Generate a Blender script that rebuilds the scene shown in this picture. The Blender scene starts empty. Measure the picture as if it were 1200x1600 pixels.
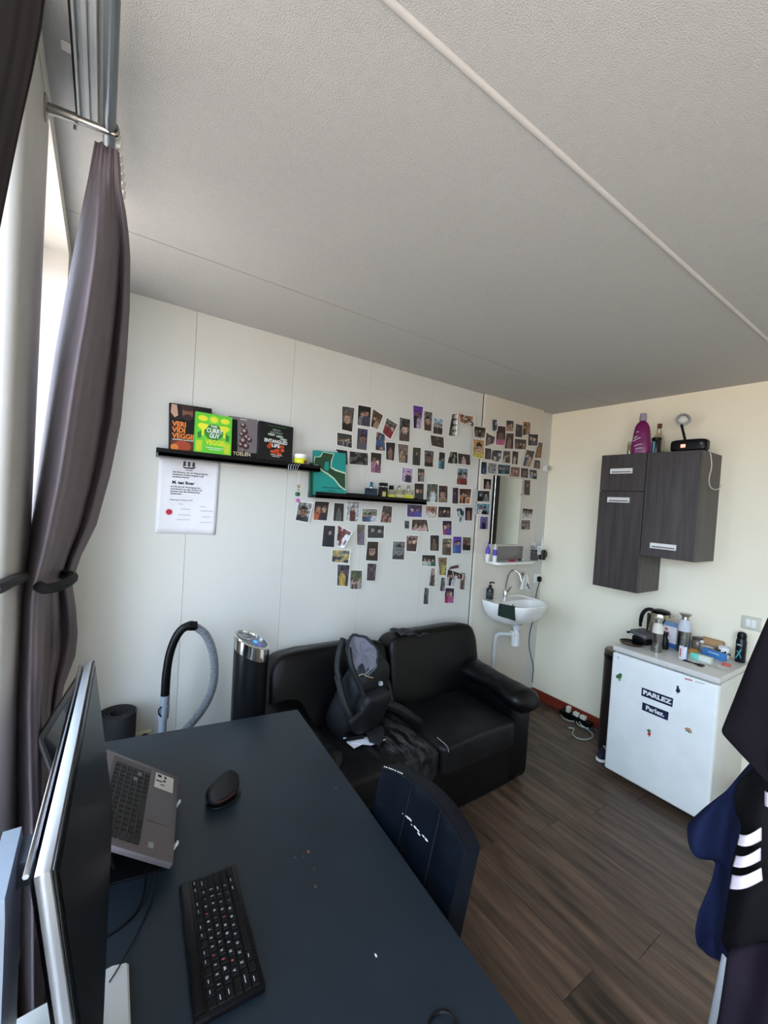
import bpy, bmesh, math, random
import numpy as np
from mathutils import Vector, Matrix, Euler
from mathutils import noise as mnoise
C = bpy.context.scene.collection
S = bpy.context.scene
PI = math.pi
random.seed(7)
# ------------------------------------------------------------------ camera (calibrated from the photograph)
YAW, PITCH, ROLL, FPX = 0.5984, 0.0230, 0.0636, 648.42
CAM = np.array([-3.3646, -2.3167, 1.7011])
def cam_axes():
    cy, sy, cp, sp = math.cos(YAW), math.sin(YAW), math.cos(PITCH), math.sin(PITCH)
    f = np.array([sy*cp, cy*cp, -sp]); r = np.array([cy, -sy, 0.]); u = np.cross(r, f)
    cr, sr = math.cos(ROLL), math.sin(ROLL)
    return cr*r+sr*u, -sr*r+cr*u, f
RX, UX, FX = cam_axes()
def at(u, v, ax, val):
    """photo pixel -> world point on the plane axis=val"""
    d = FX*FPX + RX*(u-600) - UX*(v-800)
    t = (val-CAM[ax])/d[ax]
    return Vector(CAM+t*d)
def to_px(P):
    d = np.array(P)-CAM; z = d@FX
    return 600+FPX*(d@RX)/z, 800-FPX*(d@UX)/z
cam_d = bpy.data.cameras.new('camera'); cam = bpy.data.objects.new('camera', cam_d); C.objects.link(cam)
cam.matrix_world = Matrix(((RX[0], UX[0], -FX[0], CAM[0]), (RX[1], UX[1], -FX[1], CAM[1]), (RX[2], UX[2], -FX[2], CAM[2]), (0, 0, 0, 1)))
cam_d.sensor_fit = 'VERTICAL'; cam_d.sensor_height = 36; cam_d.lens = FPX/1600*36; cam_d.clip_start = .02
S.camera = cam
# ------------------------------------------------------------------ world: overcast bright sky, pale ground
w = bpy.data.worlds.new('sky'); S.world = w; w.use_nodes = True
nt = w.node_tree; nt.nodes.clear()
out = nt.nodes.new('ShaderNodeOutputWorld'); bg = nt.nodes.new('ShaderNodeBackground')
tc = nt.nodes.new('ShaderNodeTexCoord'); sep = nt.nodes.new('ShaderNodeSeparateXYZ'); cr = nt.nodes.new('ShaderNodeValToRGB')
mp = nt.nodes.new('ShaderNodeMapRange'); mp.inputs[1].default_value = -1; mp.inputs[2].default_value = 1
nt.links.new(tc.outputs['Generated'], sep.inputs[0]); nt.links.new(sep.outputs[2], mp.inputs[0]); nt.links.new(mp.outputs[0], cr.inputs[0])
cr.color_ramp.elements[0].position = .47; cr.color_ramp.elements[0].color = (.50, .45, .42, 1)
cr.color_ramp.elements[1].position = .53; cr.color_ramp.elements[1].color = (.70, .90, 1.16, 1)
nt.links.new(cr.outputs[0], bg.inputs[0]); nt.links.new(bg.outputs[0], out.inputs[0])
bg.inputs[1].default_value = 6.0
# window portals guide the daylight sampling (they give off no light of their own)
for y0, y1 in ((-1.02, -.34), (-4.0, -1.36)):
    L = bpy.data.lights.new('window_portal', 'AREA'); L.shape = 'RECTANGLE'; L.size = 1.95; L.size_y = y1-y0
    L.cycles.is_portal = True
    o = bpy.data.objects.new('window_portal', L); C.objects.link(o)
    o.location = (-3.77, (y0+y1)/2, 1.57); o.rotation_euler = (0, -PI/2, 0)
S.view_settings.view_transform = 'Standard'; S.view_settings.look = 'None'; S.view_settings.gamma = 1
S.view_settings.use_curve_mapping = False
S.view_settings.exposure = 1.27
# ------------------------------------------------------------------ materials
MAT = {}
def lin(c):
    return tuple(((x/255)/12.92 if x/255 <= .04045 else ((x/255+.055)/1.055)**2.4) for x in c)
def mat(name, rgb, rough=.5, metal=0, var=0, vscale=8, bump=0, bscale=200, emit=0, trans=0, ior=1.45, coat=0, stretch=None, alpha=1):
    if name in MAT: return MAT[name]
    m = bpy.data.materials.new(name); m.use_nodes = True; n = m.node_tree.nodes; l = m.node_tree.links
    b = n['Principled BSDF']; c = lin(rgb)+(1,)
    b.inputs['Base Color'].default_value = c; b.inputs['Roughness'].default_value = rough; b.inputs['Metallic'].default_value = metal
    b.inputs['IOR'].default_value = ior
    if trans: b.inputs['Transmission Weight'].default_value = trans
    if coat: b.inputs['Coat Weight'].default_value = coat
    if alpha < 1: b.inputs['Alpha'].default_value = alpha
    if emit: b.inputs['Emission Color'].default_value = c; b.inputs['Emission Strength'].default_value = emit
    if name in ('black_plastic', 'key_black'): b.inputs['Specular IOR Level'].default_value = .25
    if 'coat_' in name or 'jacket' in name or 'tracksuit' in name: b.inputs['Specular IOR Level'].default_value = .08
    if name == 'mirror_side': b.inputs['Specular IOR Level'].default_value = .05
    if 'leather' in name: b.inputs['Specular IOR Level'].default_value = .32
    t = n.new('ShaderNodeTexCoord'); mpn = n.new('ShaderNodeMapping'); l.new(t.outputs['Object'], mpn.inputs[0])
    if stretch: mpn.inputs['Scale'].default_value = stretch
    ns = n.new('ShaderNodeTexNoise'); ns.inputs['Scale'].default_value = vscale; ns.inputs['Detail'].default_value = 4
    l.new(mpn.outputs[0], ns.inputs['Vector'])
    v = var if var else .04
    mx = n.new('ShaderNodeMix'); mx.data_type = 'RGBA'
    mx.inputs[6].default_value = tuple(max(0, x*(1-v)) for x in c[:3])+(1,); mx.inputs[7].default_value = tuple(min(1, x*(1+v)) for x in c[:3])+(1,)
    rp = n.new('ShaderNodeMapRange'); rp.inputs[1].default_value = .3; rp.inputs[2].default_value = .7
    l.new(ns.outputs[0], rp.inputs[0]); l.new(rp.outputs[0], mx.inputs[0]); l.new(mx.outputs[2], b.inputs['Base Color'])
    if bump:
        n2 = n.new('ShaderNodeTexNoise'); n2.inputs['Scale'].default_value = bscale; n2.inputs['Detail'].default_value = 3
        l.new(mpn.outputs[0], n2.inputs['Vector'])
        bp = n.new('ShaderNodeBump'); bp.inputs['Strength'].default_value = min(1, bump); bp.inputs['Distance'].default_value = .002 if bump <= 1 else .002*bump
        l.new(n2.outputs[0], bp.inputs['Height']); l.new(bp.outputs[0], b.inputs['Normal'])
    MAT[name] = m
    return m
WALLP = mat('painted_wall_dimmed', (209, 207, 200), .55, var=.02, vscale=2, bump=.15, bscale=60)  # back wall: dimness of grazing light put into the paint colour
WALLF = mat('painted_plaster', (246, 237, 214), .75, var=.02, vscale=2, bump=.25, bscale=90)
CEIL = mat('spackled_ceiling', (186, 184, 181), .9, var=.02, vscale=40, bump=1.2, bscale=320)
WHITE = mat('white_gloss', (238, 236, 230), .3)
WHITEM = mat('white_matte', (230, 228, 222), .7)
CERAM = mat('ceramic', (240, 239, 234), .12, coat=.5)
BLACK = mat('black_plastic', (9, 9, 11), .35)
BLACKM = mat('black_matte', (8, 8, 9), .8)
RUBBER = mat('dark_foam', (26, 26, 30), .9, bump=.5, bscale=300)
CHROME = mat('chrome', (215, 215, 215), .12, 1)
STEEL = mat('brushed_steel', (170, 165, 158), .3, 1)
SILVER = mat('silver_plastic', (186, 188, 194), .35, .3)
GREYP = mat('grey_plastic', (140, 146, 154), .4)
LEATH = mat('black_leather', (4, 4, 6), .4, var=.35, vscale=6, bump=.5, bscale=120)
LEATHW = mat('worn_black_leather', (17, 17, 19), .5, var=.6, vscale=14, bump=.6, bscale=120)
def worn_leather():
    m = LEATHW; n = m.node_tree.nodes; l = m.node_tree.links; b = n['Principled BSDF']
    t = n.new('ShaderNodeTexCoord'); mp = n.new('ShaderNodeMapping'); mp.inputs['Location'].default_value = (.14, .16, -.45); mp.vector_type = 'POINT'
    l.new(t.outputs['Object'], mp.inputs[0])
    ln = n.new('ShaderNodeVectorMath'); ln.operation = 'LENGTH'; l.new(mp.outputs[0], ln.inputs[0])
    mk = n.new('ShaderNodeMapRange'); mk.inputs[1].default_value = .06; mk.inputs[2].default_value = .26; mk.inputs[3].default_value = 1; mk.inputs[4].default_value = 0; l.new(ln.outputs['Value'], mk.inputs[0])
    st = n.new('ShaderNodeMapping'); st.inputs['Scale'].default_value = (34, 9, 12); st.inputs['Rotation'].default_value = (0, 0, .5); l.new(t.outputs['Object'], st.inputs[0])
    ns = n.new('ShaderNodeTexNoise'); ns.inputs['Scale'].default_value = 1; ns.inputs['Detail'].default_value = 6; l.new(st.outputs[0], ns.inputs['Vector'])
    r = n.new('ShaderNodeMapRange'); r.inputs[1].default_value = .46; r.inputs[2].default_value = .72; l.new(ns.outputs[0], r.inputs[0])
    mu = n.new('ShaderNodeMath'); mu.operation = 'MULTIPLY'; l.new(r.outputs[0], mu.inputs[0]); l.new(mk.outputs[0], mu.inputs[1])
    old = b.inputs['Base Color'].links[0].from_socket; mx = n.new('ShaderNodeMix'); mx.data_type = 'RGBA'
    l.new(mu.outputs[0], mx.inputs[0]); l.new(old, mx.inputs[6]); mx.inputs[7].default_value = lin((104, 102, 104))+(1,); l.new(mx.outputs[2], b.inputs['Base Color'])
worn_leather()
CHLEA = mat('chair_leather', (11, 15, 22), .27, var=.2, vscale=10, bump=.3, bscale=160)
DESK = mat('desk_laminate', (22, 32, 40), .42, var=.16, vscale=5, bump=.12, bscale=350)
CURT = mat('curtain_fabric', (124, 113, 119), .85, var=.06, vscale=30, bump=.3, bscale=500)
CURT_BACKLIT = mat('backlit_curtain_fabric', (46, 36, 38), .9, var=.06, vscale=30, bump=.3, bscale=500)  # backlit darkness of the near curtain put into its colour
REDW = mat('red_brown_baseboard', (122, 44, 26), .5, var=.2, vscale=20)
GLASS = mat('clear_glass', (250, 252, 252), .02, trans=1, ior=1.45)
MIRR = mat('mirror_silver', (232, 238, 234), .01, 1)
PAPER = mat('white_paper', (224, 222, 226), .7)
def wood(name, a, b_, scale=(3, 60, 60), rough=.5, rnd=.0):
    m = bpy.data.materials.new(name); m.use_nodes = True; n = m.node_tree.nodes; l = m.node_tree.links; b = n['Principled BSDF']
    t = n.new('ShaderNodeTexCoord'); mp = n.new('ShaderNodeMapping'); mp.inputs['Scale'].default_value = scale
    oi = n.new('ShaderNodeObjectInfo'); ad = n.new('ShaderNodeVectorMath'); ad.operation = 'MULTIPLY_ADD'
    l.new(oi.outputs['Random'], ad.inputs[0]); ad.inputs[1].default_value = (37, 53, 91); l.new(t.outputs['Object'], ad.inputs[2])
    l.new(ad.outputs[0], mp.inputs[0])
    ns = n.new('ShaderNodeTexNoise'); ns.inputs['Scale'].default_value = 1; ns.inputs['Detail'].default_value = 6; ns.inputs['Roughness'].default_value = .6
    l.new(mp.outputs[0], ns.inputs['Vector'])
    cr = n.new('ShaderNodeValToRGB'); cr.color_ramp.elements[0].position = .32; cr.color_ramp.elements[1].position = .7
    cr.color_ramp.elements[0].color = lin(a)+(1,); cr.color_ramp.elements[1].color = lin(b_)+(1,)
    l.new(ns.outputs[0], cr.inputs[0])
    hs = n.new('ShaderNodeHueSaturation'); mr = n.new('ShaderNodeMapRange'); mr.inputs[3].default_value = 1-rnd; mr.inputs[4].default_value = 1+rnd
    l.new(oi.outputs['Random'], mr.inputs[0]); l.new(mr.outputs[0], hs.inputs['Value']); l.new(cr.outputs[0], hs.inputs['Color'])
    l.new(hs.outputs[0], b.inputs['Base Color']); b.inputs['Roughness'].default_value = rough
    bp = n.new('ShaderNodeBump'); bp.inputs['Strength'].default_value = .15; bp.inputs['Distance'].default_value = .001
    l.new(ns.outputs[0], bp.inputs['Height']); l.new(bp.outputs[0], b.inputs['Normal'])
    MAT[name] = m; return m
FLOORM = wood('oak_laminate', (42, 31, 25), (108, 85, 68), (26, 2.2, 20), .42, .22)
CABW = wood('dark_wood_grain', (40, 35, 34), (70, 61, 60), (30, 30, 2.0), .4, .05)
def thin_glass(name, tint=(1, 1, 1), gl=.08):
    m = bpy.data.materials.new(name); m.use_nodes = True; n = m.node_tree.nodes; l = m.node_tree.links; n.clear()
    o = n.new('ShaderNodeOutputMaterial'); tr = n.new('ShaderNodeBsdfTransparent'); gs = n.new('ShaderNodeBsdfGlossy'); mx = n.new('ShaderNodeMixShader')
    tr.inputs[0].default_value = tint+(1,); gs.inputs['Roughness'].default_value = .02; mx.inputs[0].default_value = gl
    l.new(tr.outputs[0], mx.inputs[1]); l.new(gs.outputs[0], mx.inputs[2]); l.new(mx.outputs[0], o.inputs[0]); MAT[name] = m; return m
PANE = thin_glass('window_glass', (.97, .98, .98), .05)
def vcol(name, rough=.35):
    m = bpy.data.materials.new(name); m.use_nodes = True; n = m.node_tree.nodes
    a = n.new('ShaderNodeAttribute'); a.attribute_name = 'Col'
    m.node_tree.links.new(a.outputs['Color'], n['Principled BSDF'].inputs['Base Color']); n['Principled BSDF'].inputs['Roughness'].default_value = rough
    MAT[name] = m; return m
PRINT = vcol('glossy_print', .3)
# ------------------------------------------------------------------ builders
WM = {}
def tag(o, label=None, cat=None, group=None, kind=None):
    if label: o['label'] = label
    if cat: o['category'] = cat
    if group: o['group'] = group
    if kind: o['kind'] = kind
    return o
def thing(name, label, cat, loc=(0, 0, 0), group=None):
    o = bpy.data.objects.new(name, None); o.empty_display_size = .05; C.objects.link(o); o.location = loc
    WM[o] = Matrix.Translation(Vector(loc)); return tag(o, label, cat, group)
def rot(x=0, y=0, z=0): return Euler((x, y, z)).to_matrix()
class MB:
    def __init__(s): s.bm = bmesh.new(); s.mi = 0
    def _new(s, vs, fs, R=None, c=(0, 0, 0)):
        c = Vector(c); o = [s.bm.verts.new((R @ Vector(v) if R else Vector(v))+c) for v in vs]
        r = []
        for f in fs:
            try: r.append(s.bm.faces.new([o[i] for i in f]))
            except ValueError: pass
        for f in r: f.material_index = s.mi
        return o, r
    def box(s, c, d, R=None, bev=0, seg=2):
        x, y, z = d[0]/2, d[1]/2, d[2]/2
        vs = [(-x, -y, -z), (x, -y, -z), (x, y, -z), (-x, y, -z), (-x, -y, z), (x, -y, z), (x, y, z), (-x, y, z)]
        fs = [(3, 2, 1, 0), (4, 5, 6, 7), (0, 1, 5, 4), (1, 2, 6, 5), (2, 3, 7, 6), (3, 0, 4, 7)]
        v, f = s._new(vs, fs, R, c)
        if bev:
            es = list({e for q in f for e in q.edges}); bmesh.ops.bevel(s.bm, geom=es, offset=bev, segments=seg, affect='EDGES', profile=.5)
        return s
    def bx(s, a, b, bev=0, seg=2):
        return s.box([(a[i]+b[i])/2 for i in range(3)], [abs(a[i]-b[i]) for i in range(3)], None, bev, seg)
    def grid(s, fn, nu, nv, cu=False, cv=False):
        V = [[s.bm.verts.new(fn(i/(nu if cu else nu-1), j/(nv if cv else nv-1))) for j in range(nv)] for i in range(nu)]
        for i in range(nu if cu else nu-1):
            for j in range(nv if cv else nv-1):
                q = [V[i][j], V[(i+1) % nu][j], V[(i+1) % nu][(j+1) % nv], V[i][(j+1) % nv]]
                try: s.bm.faces.new(q).material_index = s.mi
                except ValueError: pass
        return V
    def rings(s, rings, cap0=True, cap1=True):
        V = [[s.bm.verts.new(p) for p in r] for r in rings]; n = len(V[0])
        for a, b in zip(V[:-1], V[1:]):
            for i in range(n):
                s.bm.faces.new((a[i], a[(i+1) % n], b[(i+1) % n], b[i])).material_index = s.mi
        if cap0: s.bm.faces.new(V[0][::-1]).material_index = s.mi
        if cap1: s.bm.faces.new(V[-1]).material_index = s.mi
        return s
    def frame(s, d):
        d = Vector(d).normalized(); a = Vector((0, 0, 1)) if abs(d.z) < .9 else Vector((1, 0, 0))
        x = d.cross(a).normalized(); return x, d.cross(x).normalized(), d
    def lathe(s, base, prof, n=24, axis=(0, 0, 1), cap=True):
        x, y, d = s.frame(axis); base = Vector(base)
        return s.rings([[base+d*h+(x*math.cos(2*PI*i/n)+y*math.sin(2*PI*i/n))*max(r, 1e-5) for i in range(n)] for r, h in prof], cap, cap)
    def cyl(s, a, b, r, r2=None, n=16):
        a, b = Vector(a), Vector(b); return s.lathe(a, [(r, 0), (r if r2 is None else r2, (b-a).length)], n, b-a)
    def tube(s, pts, r, n=8, smooth=0, closed=False):
        P = [Vector(p) for p in pts]
        for _ in range(smooth):
            Q = [] if closed else [P[0]]
            for a, b in zip(P, P[1:]+([P[0]] if closed else [])): Q += [a*.75+b*.25, a*.25+b*.75]
            if not closed: Q.append(P[-1])
            P = Q
        k = len(P); rr = r if isinstance(r, (list, tuple)) else None
        up = None; R = []
        for i, p in enumerate(P):
            d = (P[(i+1) % k]-P[i-1]) if closed else (P[min(i+1, k-1)]-P[max(i-1, 0)])
            d = d.normalized() if d.length > 1e-9 else Vector((0, 0, 1))
            if up is None: up = s.frame(d)[0]
            up = up-d*up.dot(d); up = up.normalized() if up.length > 1e-6 else s.frame(d)[0]
            y = d.cross(up)
            ra = rr[0]+(rr[-1]-rr[0])*i/(k-1) if rr and len(rr) == 2 else (rr[min(len(rr)-1, int(i*len(rr)/k))] if rr else r)
            R.append([p+(up*math.cos(2*PI*j/n)+y*math.sin(2*PI*j/n))*ra for j in range(n)])
        if closed: R.append(R[0]); return s.rings(R, False, False)
        return s.rings(R)
    def sup(s, c, d, e=.4, e2=None, R=None, nu=28, nv=18, fn=None):
        """super-ellipsoid: cushion / rounded body"""
        c = Vector(c); e2 = e2 or e
        def sp(v, k): return math.copysign(abs(v)**k, v)
        rg = []
        for j in range(1, nv):
            ph = -PI/2+PI*j/nv; r = []
            for i in range(nu):
                th = 2*PI*i/nu
                p = Vector((d[0]/2*sp(math.cos(ph), e)*sp(math.cos(th), e2), d[1]/2*sp(math.cos(ph), e)*sp(math.sin(th), e2), d[2]/2*sp(math.sin(ph), e)))
                if fn: p = fn(p)
                r.append((R @ p if R else p)+c)
            rg.append(r)
        return s.rings(rg)
    def prism(s, pts, vec, bev=0):
        vec = Vector(vec); n = len(pts)
        a = [s.bm.verts.new(Vector(p)) for p in pts]; b = [s.bm.verts.new(Vector(p)+vec) for p in pts]
        fs = [s.bm.faces.new(a[::-1]), s.bm.faces.new(b)]+[s.bm.faces.new((a[i], a[(i+1) % n], b[(i+1) % n], b[i])) for i in range(n)]
        for f in fs: f.material_index = s.mi
        if bev:
            es = list({e for q in fs for e in q.edges}); bmesh.ops.bevel(s.bm, geom=es, offset=bev, segments=2, affect='EDGES')
        return s
    def add(s, name, m, parent=None, smooth=True, ang=.6, sub=0, solid=0, cols=None):
        bm = s.bm; bmesh.ops.recalc_face_normals(bm, faces=bm.faces)
        me = bpy.data.meshes.new(name)
        if parent is None:
            lo = [min(v.co[k] for v in bm.verts) for k in range(3)]; hi = [max(v.co[k] for v in bm.verts) for k in range(3)]
            base = Vector(((lo[0]+hi[0])/2, (lo[1]+hi[1])/2, lo[2])); M = Matrix.Translation(base)
        else: M = WM[parent]
        bmesh.ops.transform(bm, matrix=M.inverted(), verts=bm.verts)
        bm.to_mesh(me); bm.free()
        for q in (m if isinstance(m, (list, tuple)) else [m]): me.materials.append(q)
        if smooth: me.shade_smooth(); me.set_sharp_from_angle(angle=ang)
        o = bpy.data.objects.new(name, me); C.objects.link(o)
        if parent is None: o.location = M.translation
        else: o.parent = parent
        WM[o] = M
        if sub: q = o.modifiers.new('subdivision', 'SUBSURF'); q.levels = q.render_levels = sub
        if solid: q = o.modifiers.new('solidify', 'SOLIDIFY'); q.thickness = solid; q.offset = 0
        return o
def struct(o): o['kind'] = 'structure'; return o
def copy_tree(o, parent=None):
    c = o.copy(); C.objects.link(c)
    if parent: c.parent = parent
    WM[c] = WM[o]
    for ch in list(o.children): copy_tree(ch, c)
    return c
def text(s, name, size, m, parent, org, xd, yd, bold=0, sx=1, align='CENTER', lines=1.0, lab=None):
    cu = bpy.data.curves.new(name, 'FONT'); cu.body = s; cu.size = size; cu.align_x = align; cu.align_y = 'CENTER'
    cu.offset = bold; cu.extrude = .00015; cu.resolution_u = 3; cu.space_line = lines
    t = bpy.data.objects.new(name, cu); C.objects.link(t)
    me = bpy.data.meshes.new_from_object(t, preserve_all_data_layers=False, depsgraph=bpy.context.evaluated_depsgraph_get())
    bpy.data.objects.remove(t)
    xd, yd = Vector(xd).normalized(), Vector(yd).normalized(); yd = (yd-xd*yd.dot(xd)).normalized(); zd = xd.cross(yd)
    M = Matrix.Translation(Vector(org)) @ Matrix(((xd.x, yd.x, zd.x, 0), (xd.y, yd.y, zd.y, 0), (xd.z, yd.z, zd.z, 0), (0, 0, 0, 1))) @ Matrix.Diagonal((sx, 1, 1, 1))
    me.transform(WM[parent].inverted() @ M); me.materials.clear(); me.materials.append(m); me.name = name
    o = bpy.data.objects.new(name, me); C.objects.link(o); o.parent = parent; WM[o] = WM[parent]
    if lab: o['label'] = lab
    return o
def face_frame(parent):  # helper for flat art on a board: returns function (u,v,off)->world
    pass
# ================================================================== the room
X0, YB, H = -3.50, -4.6, 2.60
# floor: base slab and individual laminate planks running away from the camera (along Y)
fl = struct(MB().bx((X0-.3, YB, -.06), (.1, .1, -.009)).add('floor', mat('floor_joint', (22, 17, 14), .9)))
pw, pl = .192, 1.26
pm = MB().box((0, 0, 0), (pw-.0016, pl-.0016, .009), bev=.0011, seg=1)
proto = pm.add('plank', FLOORM, None, smooth=False); pmesh = proto.data; bpy.data.objects.remove(proto)
def plank_obj(x, y0, y1):
    full = abs((y1-y0)-pl) < 1e-4
    o = bpy.data.objects.new('plank', pmesh); C.objects.link(o); o.parent = fl; o.location = Vector((x, (y0+y1)/2, -.009))-fl.location
    if not full: o.scale = (1, (y1-y0)/pl, 1)
    WM[o] = WM[fl]
x = X0+pw/2; k = 0
while x-pw/2 < -.02:
    xw = min(x, 0-pw/2+.0)
    off = -((k*.47) % 1)*pl; y = 0.0
    first = pl+off if off else pl
    y1 = 0.0; y0 = -max(.25, first)
    while y1 > YB+.01:
        y0 = max(y0, YB)
        plank_obj(x, y0, y1); y1 = y0; y0 = y1-pl
    x += pw; k += 1
# ceiling with a moulded joint bead and a fine joint
cl = struct(MB().bx((X0-.3, YB, H), (.1, .1, H+.15)).add('ceiling', CEIL, smooth=False))
struct(MB().tube([(X0, -1.656, H+.004), (0, -1.656, H+.004)], .0095, 12).add('ceiling_bead', mat('bead_white', (196, 192, 188), .8), cl))
g = MB(); g.bx((X0, -.546, H-.0012), (0, -.541, H+.001)); g.add('ceiling_joint', mat('joint_shadow', (168, 164, 160), .9), cl, smooth=False)
# picture wall (back): slab + separate painted panels with fine open joints, one proud panel behind the sink
wb = struct(MB().bx((X0-.3, .0, 0), (.1, .12, H)).add('wall_back', mat('panel_joint', (70, 68, 64), .9), smooth=False))
ed = [X0, -3.004, -2.483, -1.962, -1.441, -.919]
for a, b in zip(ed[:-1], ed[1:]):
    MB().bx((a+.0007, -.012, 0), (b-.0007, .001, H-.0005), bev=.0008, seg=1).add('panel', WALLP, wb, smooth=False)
PY = -.035; YPW = -.0145
MB().bx((-.914, PY, 0), (-.17, .001, H-.0005), bev=.001, seg=1).add('panel', mat('sink_panel_paint', (214, 206, 192), .5, var=.02, vscale=2), wb, smooth=False)
MB().bx((-.9192, YPW, 0), (-.9145, .001, H-.0005)).add('joint_seal', BLACKM, wb, smooth=False)
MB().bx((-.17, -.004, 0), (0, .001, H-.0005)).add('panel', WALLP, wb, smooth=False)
wr = struct(MB().bx((0, YB, 0), (.12, .12, H)).add('wall_right', WALLF, smooth=False))
struct(MB().bx((X0, YB-.12, 0), (.1, YB, H)).add('wall_rear', WALLF, smooth=False))
struct(MB().bx((-.012, YB, 0), (0, -.012, .085), bev=.003).add('baseboard_right', REDW, smooth=False))
struct(MB().bx((-.168, -.016, 0), (-.012, -.004, .085), bev=.003).add('baseboard_back', REDW, smooth=False))
# window wall: breast below, pier between two tall windows
m = MB(); Z0, Z1, XO = .60, 2.545, -3.75
m.bx((XO, YB, 0), (X0, .1, Z0)); m.bx((XO, YB, Z1), (X0, .1, H))
m.bx((XO, -.34, Z0), (X0, .1, Z1)); m.bx((XO, YB, Z0), (X0, -4.0, Z1))
wl = struct(m.add('wall_left', mat('window_wall_paint', (222, 216, 208), .6, var=.02), smooth=False))
MB().bx((XO, -1.36, Z0), (X0+.002, -1.02, Z1), bev=.03, seg=4).add('pier', mat('pier_paint', (198, 194, 190), .55), wl)
MB().bx((XO, -4.0, Z0-.02), (X0+.02, -.34, Z0), bev=.004).add('sill', WHITE, wl)
UPV = mat('window_frame_white', (236, 236, 232), .35)
for k, (y0, y1, div) in enumerate(((-1.02, -.34, [.5]), (-4.0, -1.36, [.5]))):
    f = MB(); xf = -3.66
    for a, b in (((xf-.035, y0, Z0), (xf+.035, y0+.06, Z1)), ((xf-.035, y1-.06, Z0), (xf+.035, y1, Z1)), ((xf-.035, y0+.06, Z0), (xf+.035, y1-.06, Z0+.06)), ((xf-.035, y0+.06, Z1-.06), (xf+.035, y1-.06, Z1))): f.bx(a, b, bev=.005)
    wn = struct(f.add('window_%d' % (k+1), UPV))
    ym = (y0+y1)/2
    MB().bx((xf-.03, ym-.03, Z0+.06), (xf+.03, ym+.03, Z1-.06), bev=.004).add('mullion', UPV, wn)
    for a, b in ((y0+.06, ym-.03), (ym+.03, y1-.06)):
        MB().bx((xf-.004, a, Z0+.06), (xf+.002, b, Z1-.06)).add('pane', PANE, wn, smooth=False)
# ================================================================== curtains
def interp(tab, v):
    if v <= tab[0][1]: return tab[0][0]
    for (a, va), (b, vb) in zip(tab, tab[1:]):
        if v <= vb: return a+(b-a)*(v-va)/(vb-va)
    return tab[-1][0]
LT = [(152, 205), (140, 270), (128, 330), (105, 450), (85, 560), (65, 700), (50, 800), (38, 870), (29, 925), (20, 1000), (15, 1100), (18, 1200), (24, 1290), (30, 1700)]
DT = [(172, 205), (171, 260), (169, 400), (158, 490), (139, 600), (115, 750), (88, 860), (66, 925), (65, 1100), (66, 1300), (66, 1700)]
RT = [(182, 205), (187, 250), (189, 300), (199, 340), (203, 400), (202, 480), (197, 560), (188, 660), (172, 740), (150, 820), (125, 870), (112, 910), (118, 950), (121, 990), (117, 1025), (100, 1070), (92, 1110), (88, 1300), (88, 1700)]
def curtain_fn(L, D, R_, ys, zt, zb, amp=1):
    def fn(s, t):
        z = zt+(zb-zt)*t
        if D is None: pix = lambda v: interp(L, v)+(interp(R_, v)-interp(L, v))*s
        else: pix = lambda v: (interp(L, v)+(interp(D, v)-interp(L, v))*s/.5) if s < .5 else (interp(D, v)+(interp(R_, v)-interp(D, v))*(s-.5)/.5)
        y = interp([(yy, ss) for yy, ss in ys], s)
        if D is not None:
            k = max(0, min(1, t/.14)); k = k*k*(3-2*k); y = -1.13*(1-k)+y*k
            k = max(0, min(1, (1.42-z)/.28)); k = k*k*(3-2*k); k2 = max(0, min(1, (s-.44)/.1)); k *= k2*k2*(3-2*k2); y = y+(.30+(y+1.0)*-.5)*k
            y += (.010*math.sin(t*40+s*9)*math.exp(-((z-1.35)/.12)**2))
        y += amp*(.012*math.sin(s*21+t*3)+.006*math.sin(s*47-t*5))
        lo, hi = -900, 2600
        for _ in range(26):
            v = (lo+hi)/2
            if at(pix(v), v, 1, y).z > z: lo = v
            else: hi = v
        p = at(pix(v), v, 1, y)
        if z < .62: p.x = max(p.x, -3.49)
        return p
    return fn
t = thing('curtain', 'grey-brown curtain gathered by a tieback left of the bookshelf', 'curtain', (-3.43, -1.0, 0))
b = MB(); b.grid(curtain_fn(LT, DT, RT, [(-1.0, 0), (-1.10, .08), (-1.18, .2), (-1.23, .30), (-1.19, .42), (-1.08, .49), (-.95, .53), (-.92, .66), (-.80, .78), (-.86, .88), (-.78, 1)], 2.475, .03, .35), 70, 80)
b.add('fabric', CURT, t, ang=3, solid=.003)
b = MB()
pt = lambda u, v, y: at(u, v, 1, y)
b.tube([pt(60, 916, -1.22), pt(70, 921, -1.235), pt(90, 917, -1.21), pt(108, 909, -1.15), pt(115, 903, -1.05), pt(112, 897, -.9), pt(80, 897, -.85), pt(45, 902, -.9)], .011, 10, smooth=2)
b.tube([pt(36, 902, -1.22), pt(16, 908, -1.36), pt(2, 916, -1.44), pt(-14, 922, -1.5)], .011, 8, smooth=1)
b.add('tieback', BLACKM, t)
b = MB()
for i in range(7):
    p = pt(181+i*1.2, 222+i*14, -1.10+i*.03); b.tube([p, p+Vector((.01, -.012, .006)), p+Vector((.006, -.02, -.02))], .004, 6)
b.add('gather_hook', WHITEM, t)
t = thing('curtain', 'curtain edge coloured dark as if backlit in the top left corner, nearest the camera', 'curtain', (-3.43, -1.8, 0))
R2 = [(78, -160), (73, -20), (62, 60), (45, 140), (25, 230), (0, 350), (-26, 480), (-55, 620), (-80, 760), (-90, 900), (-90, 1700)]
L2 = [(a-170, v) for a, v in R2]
b = MB(); b.grid(curtain_fn(L2, None, R2, [(-2.0, 0), (-1.9, .3), (-1.95, .5), (-1.78, .8), (-1.74, 1)], 2.475, .03), 40, 50)
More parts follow.
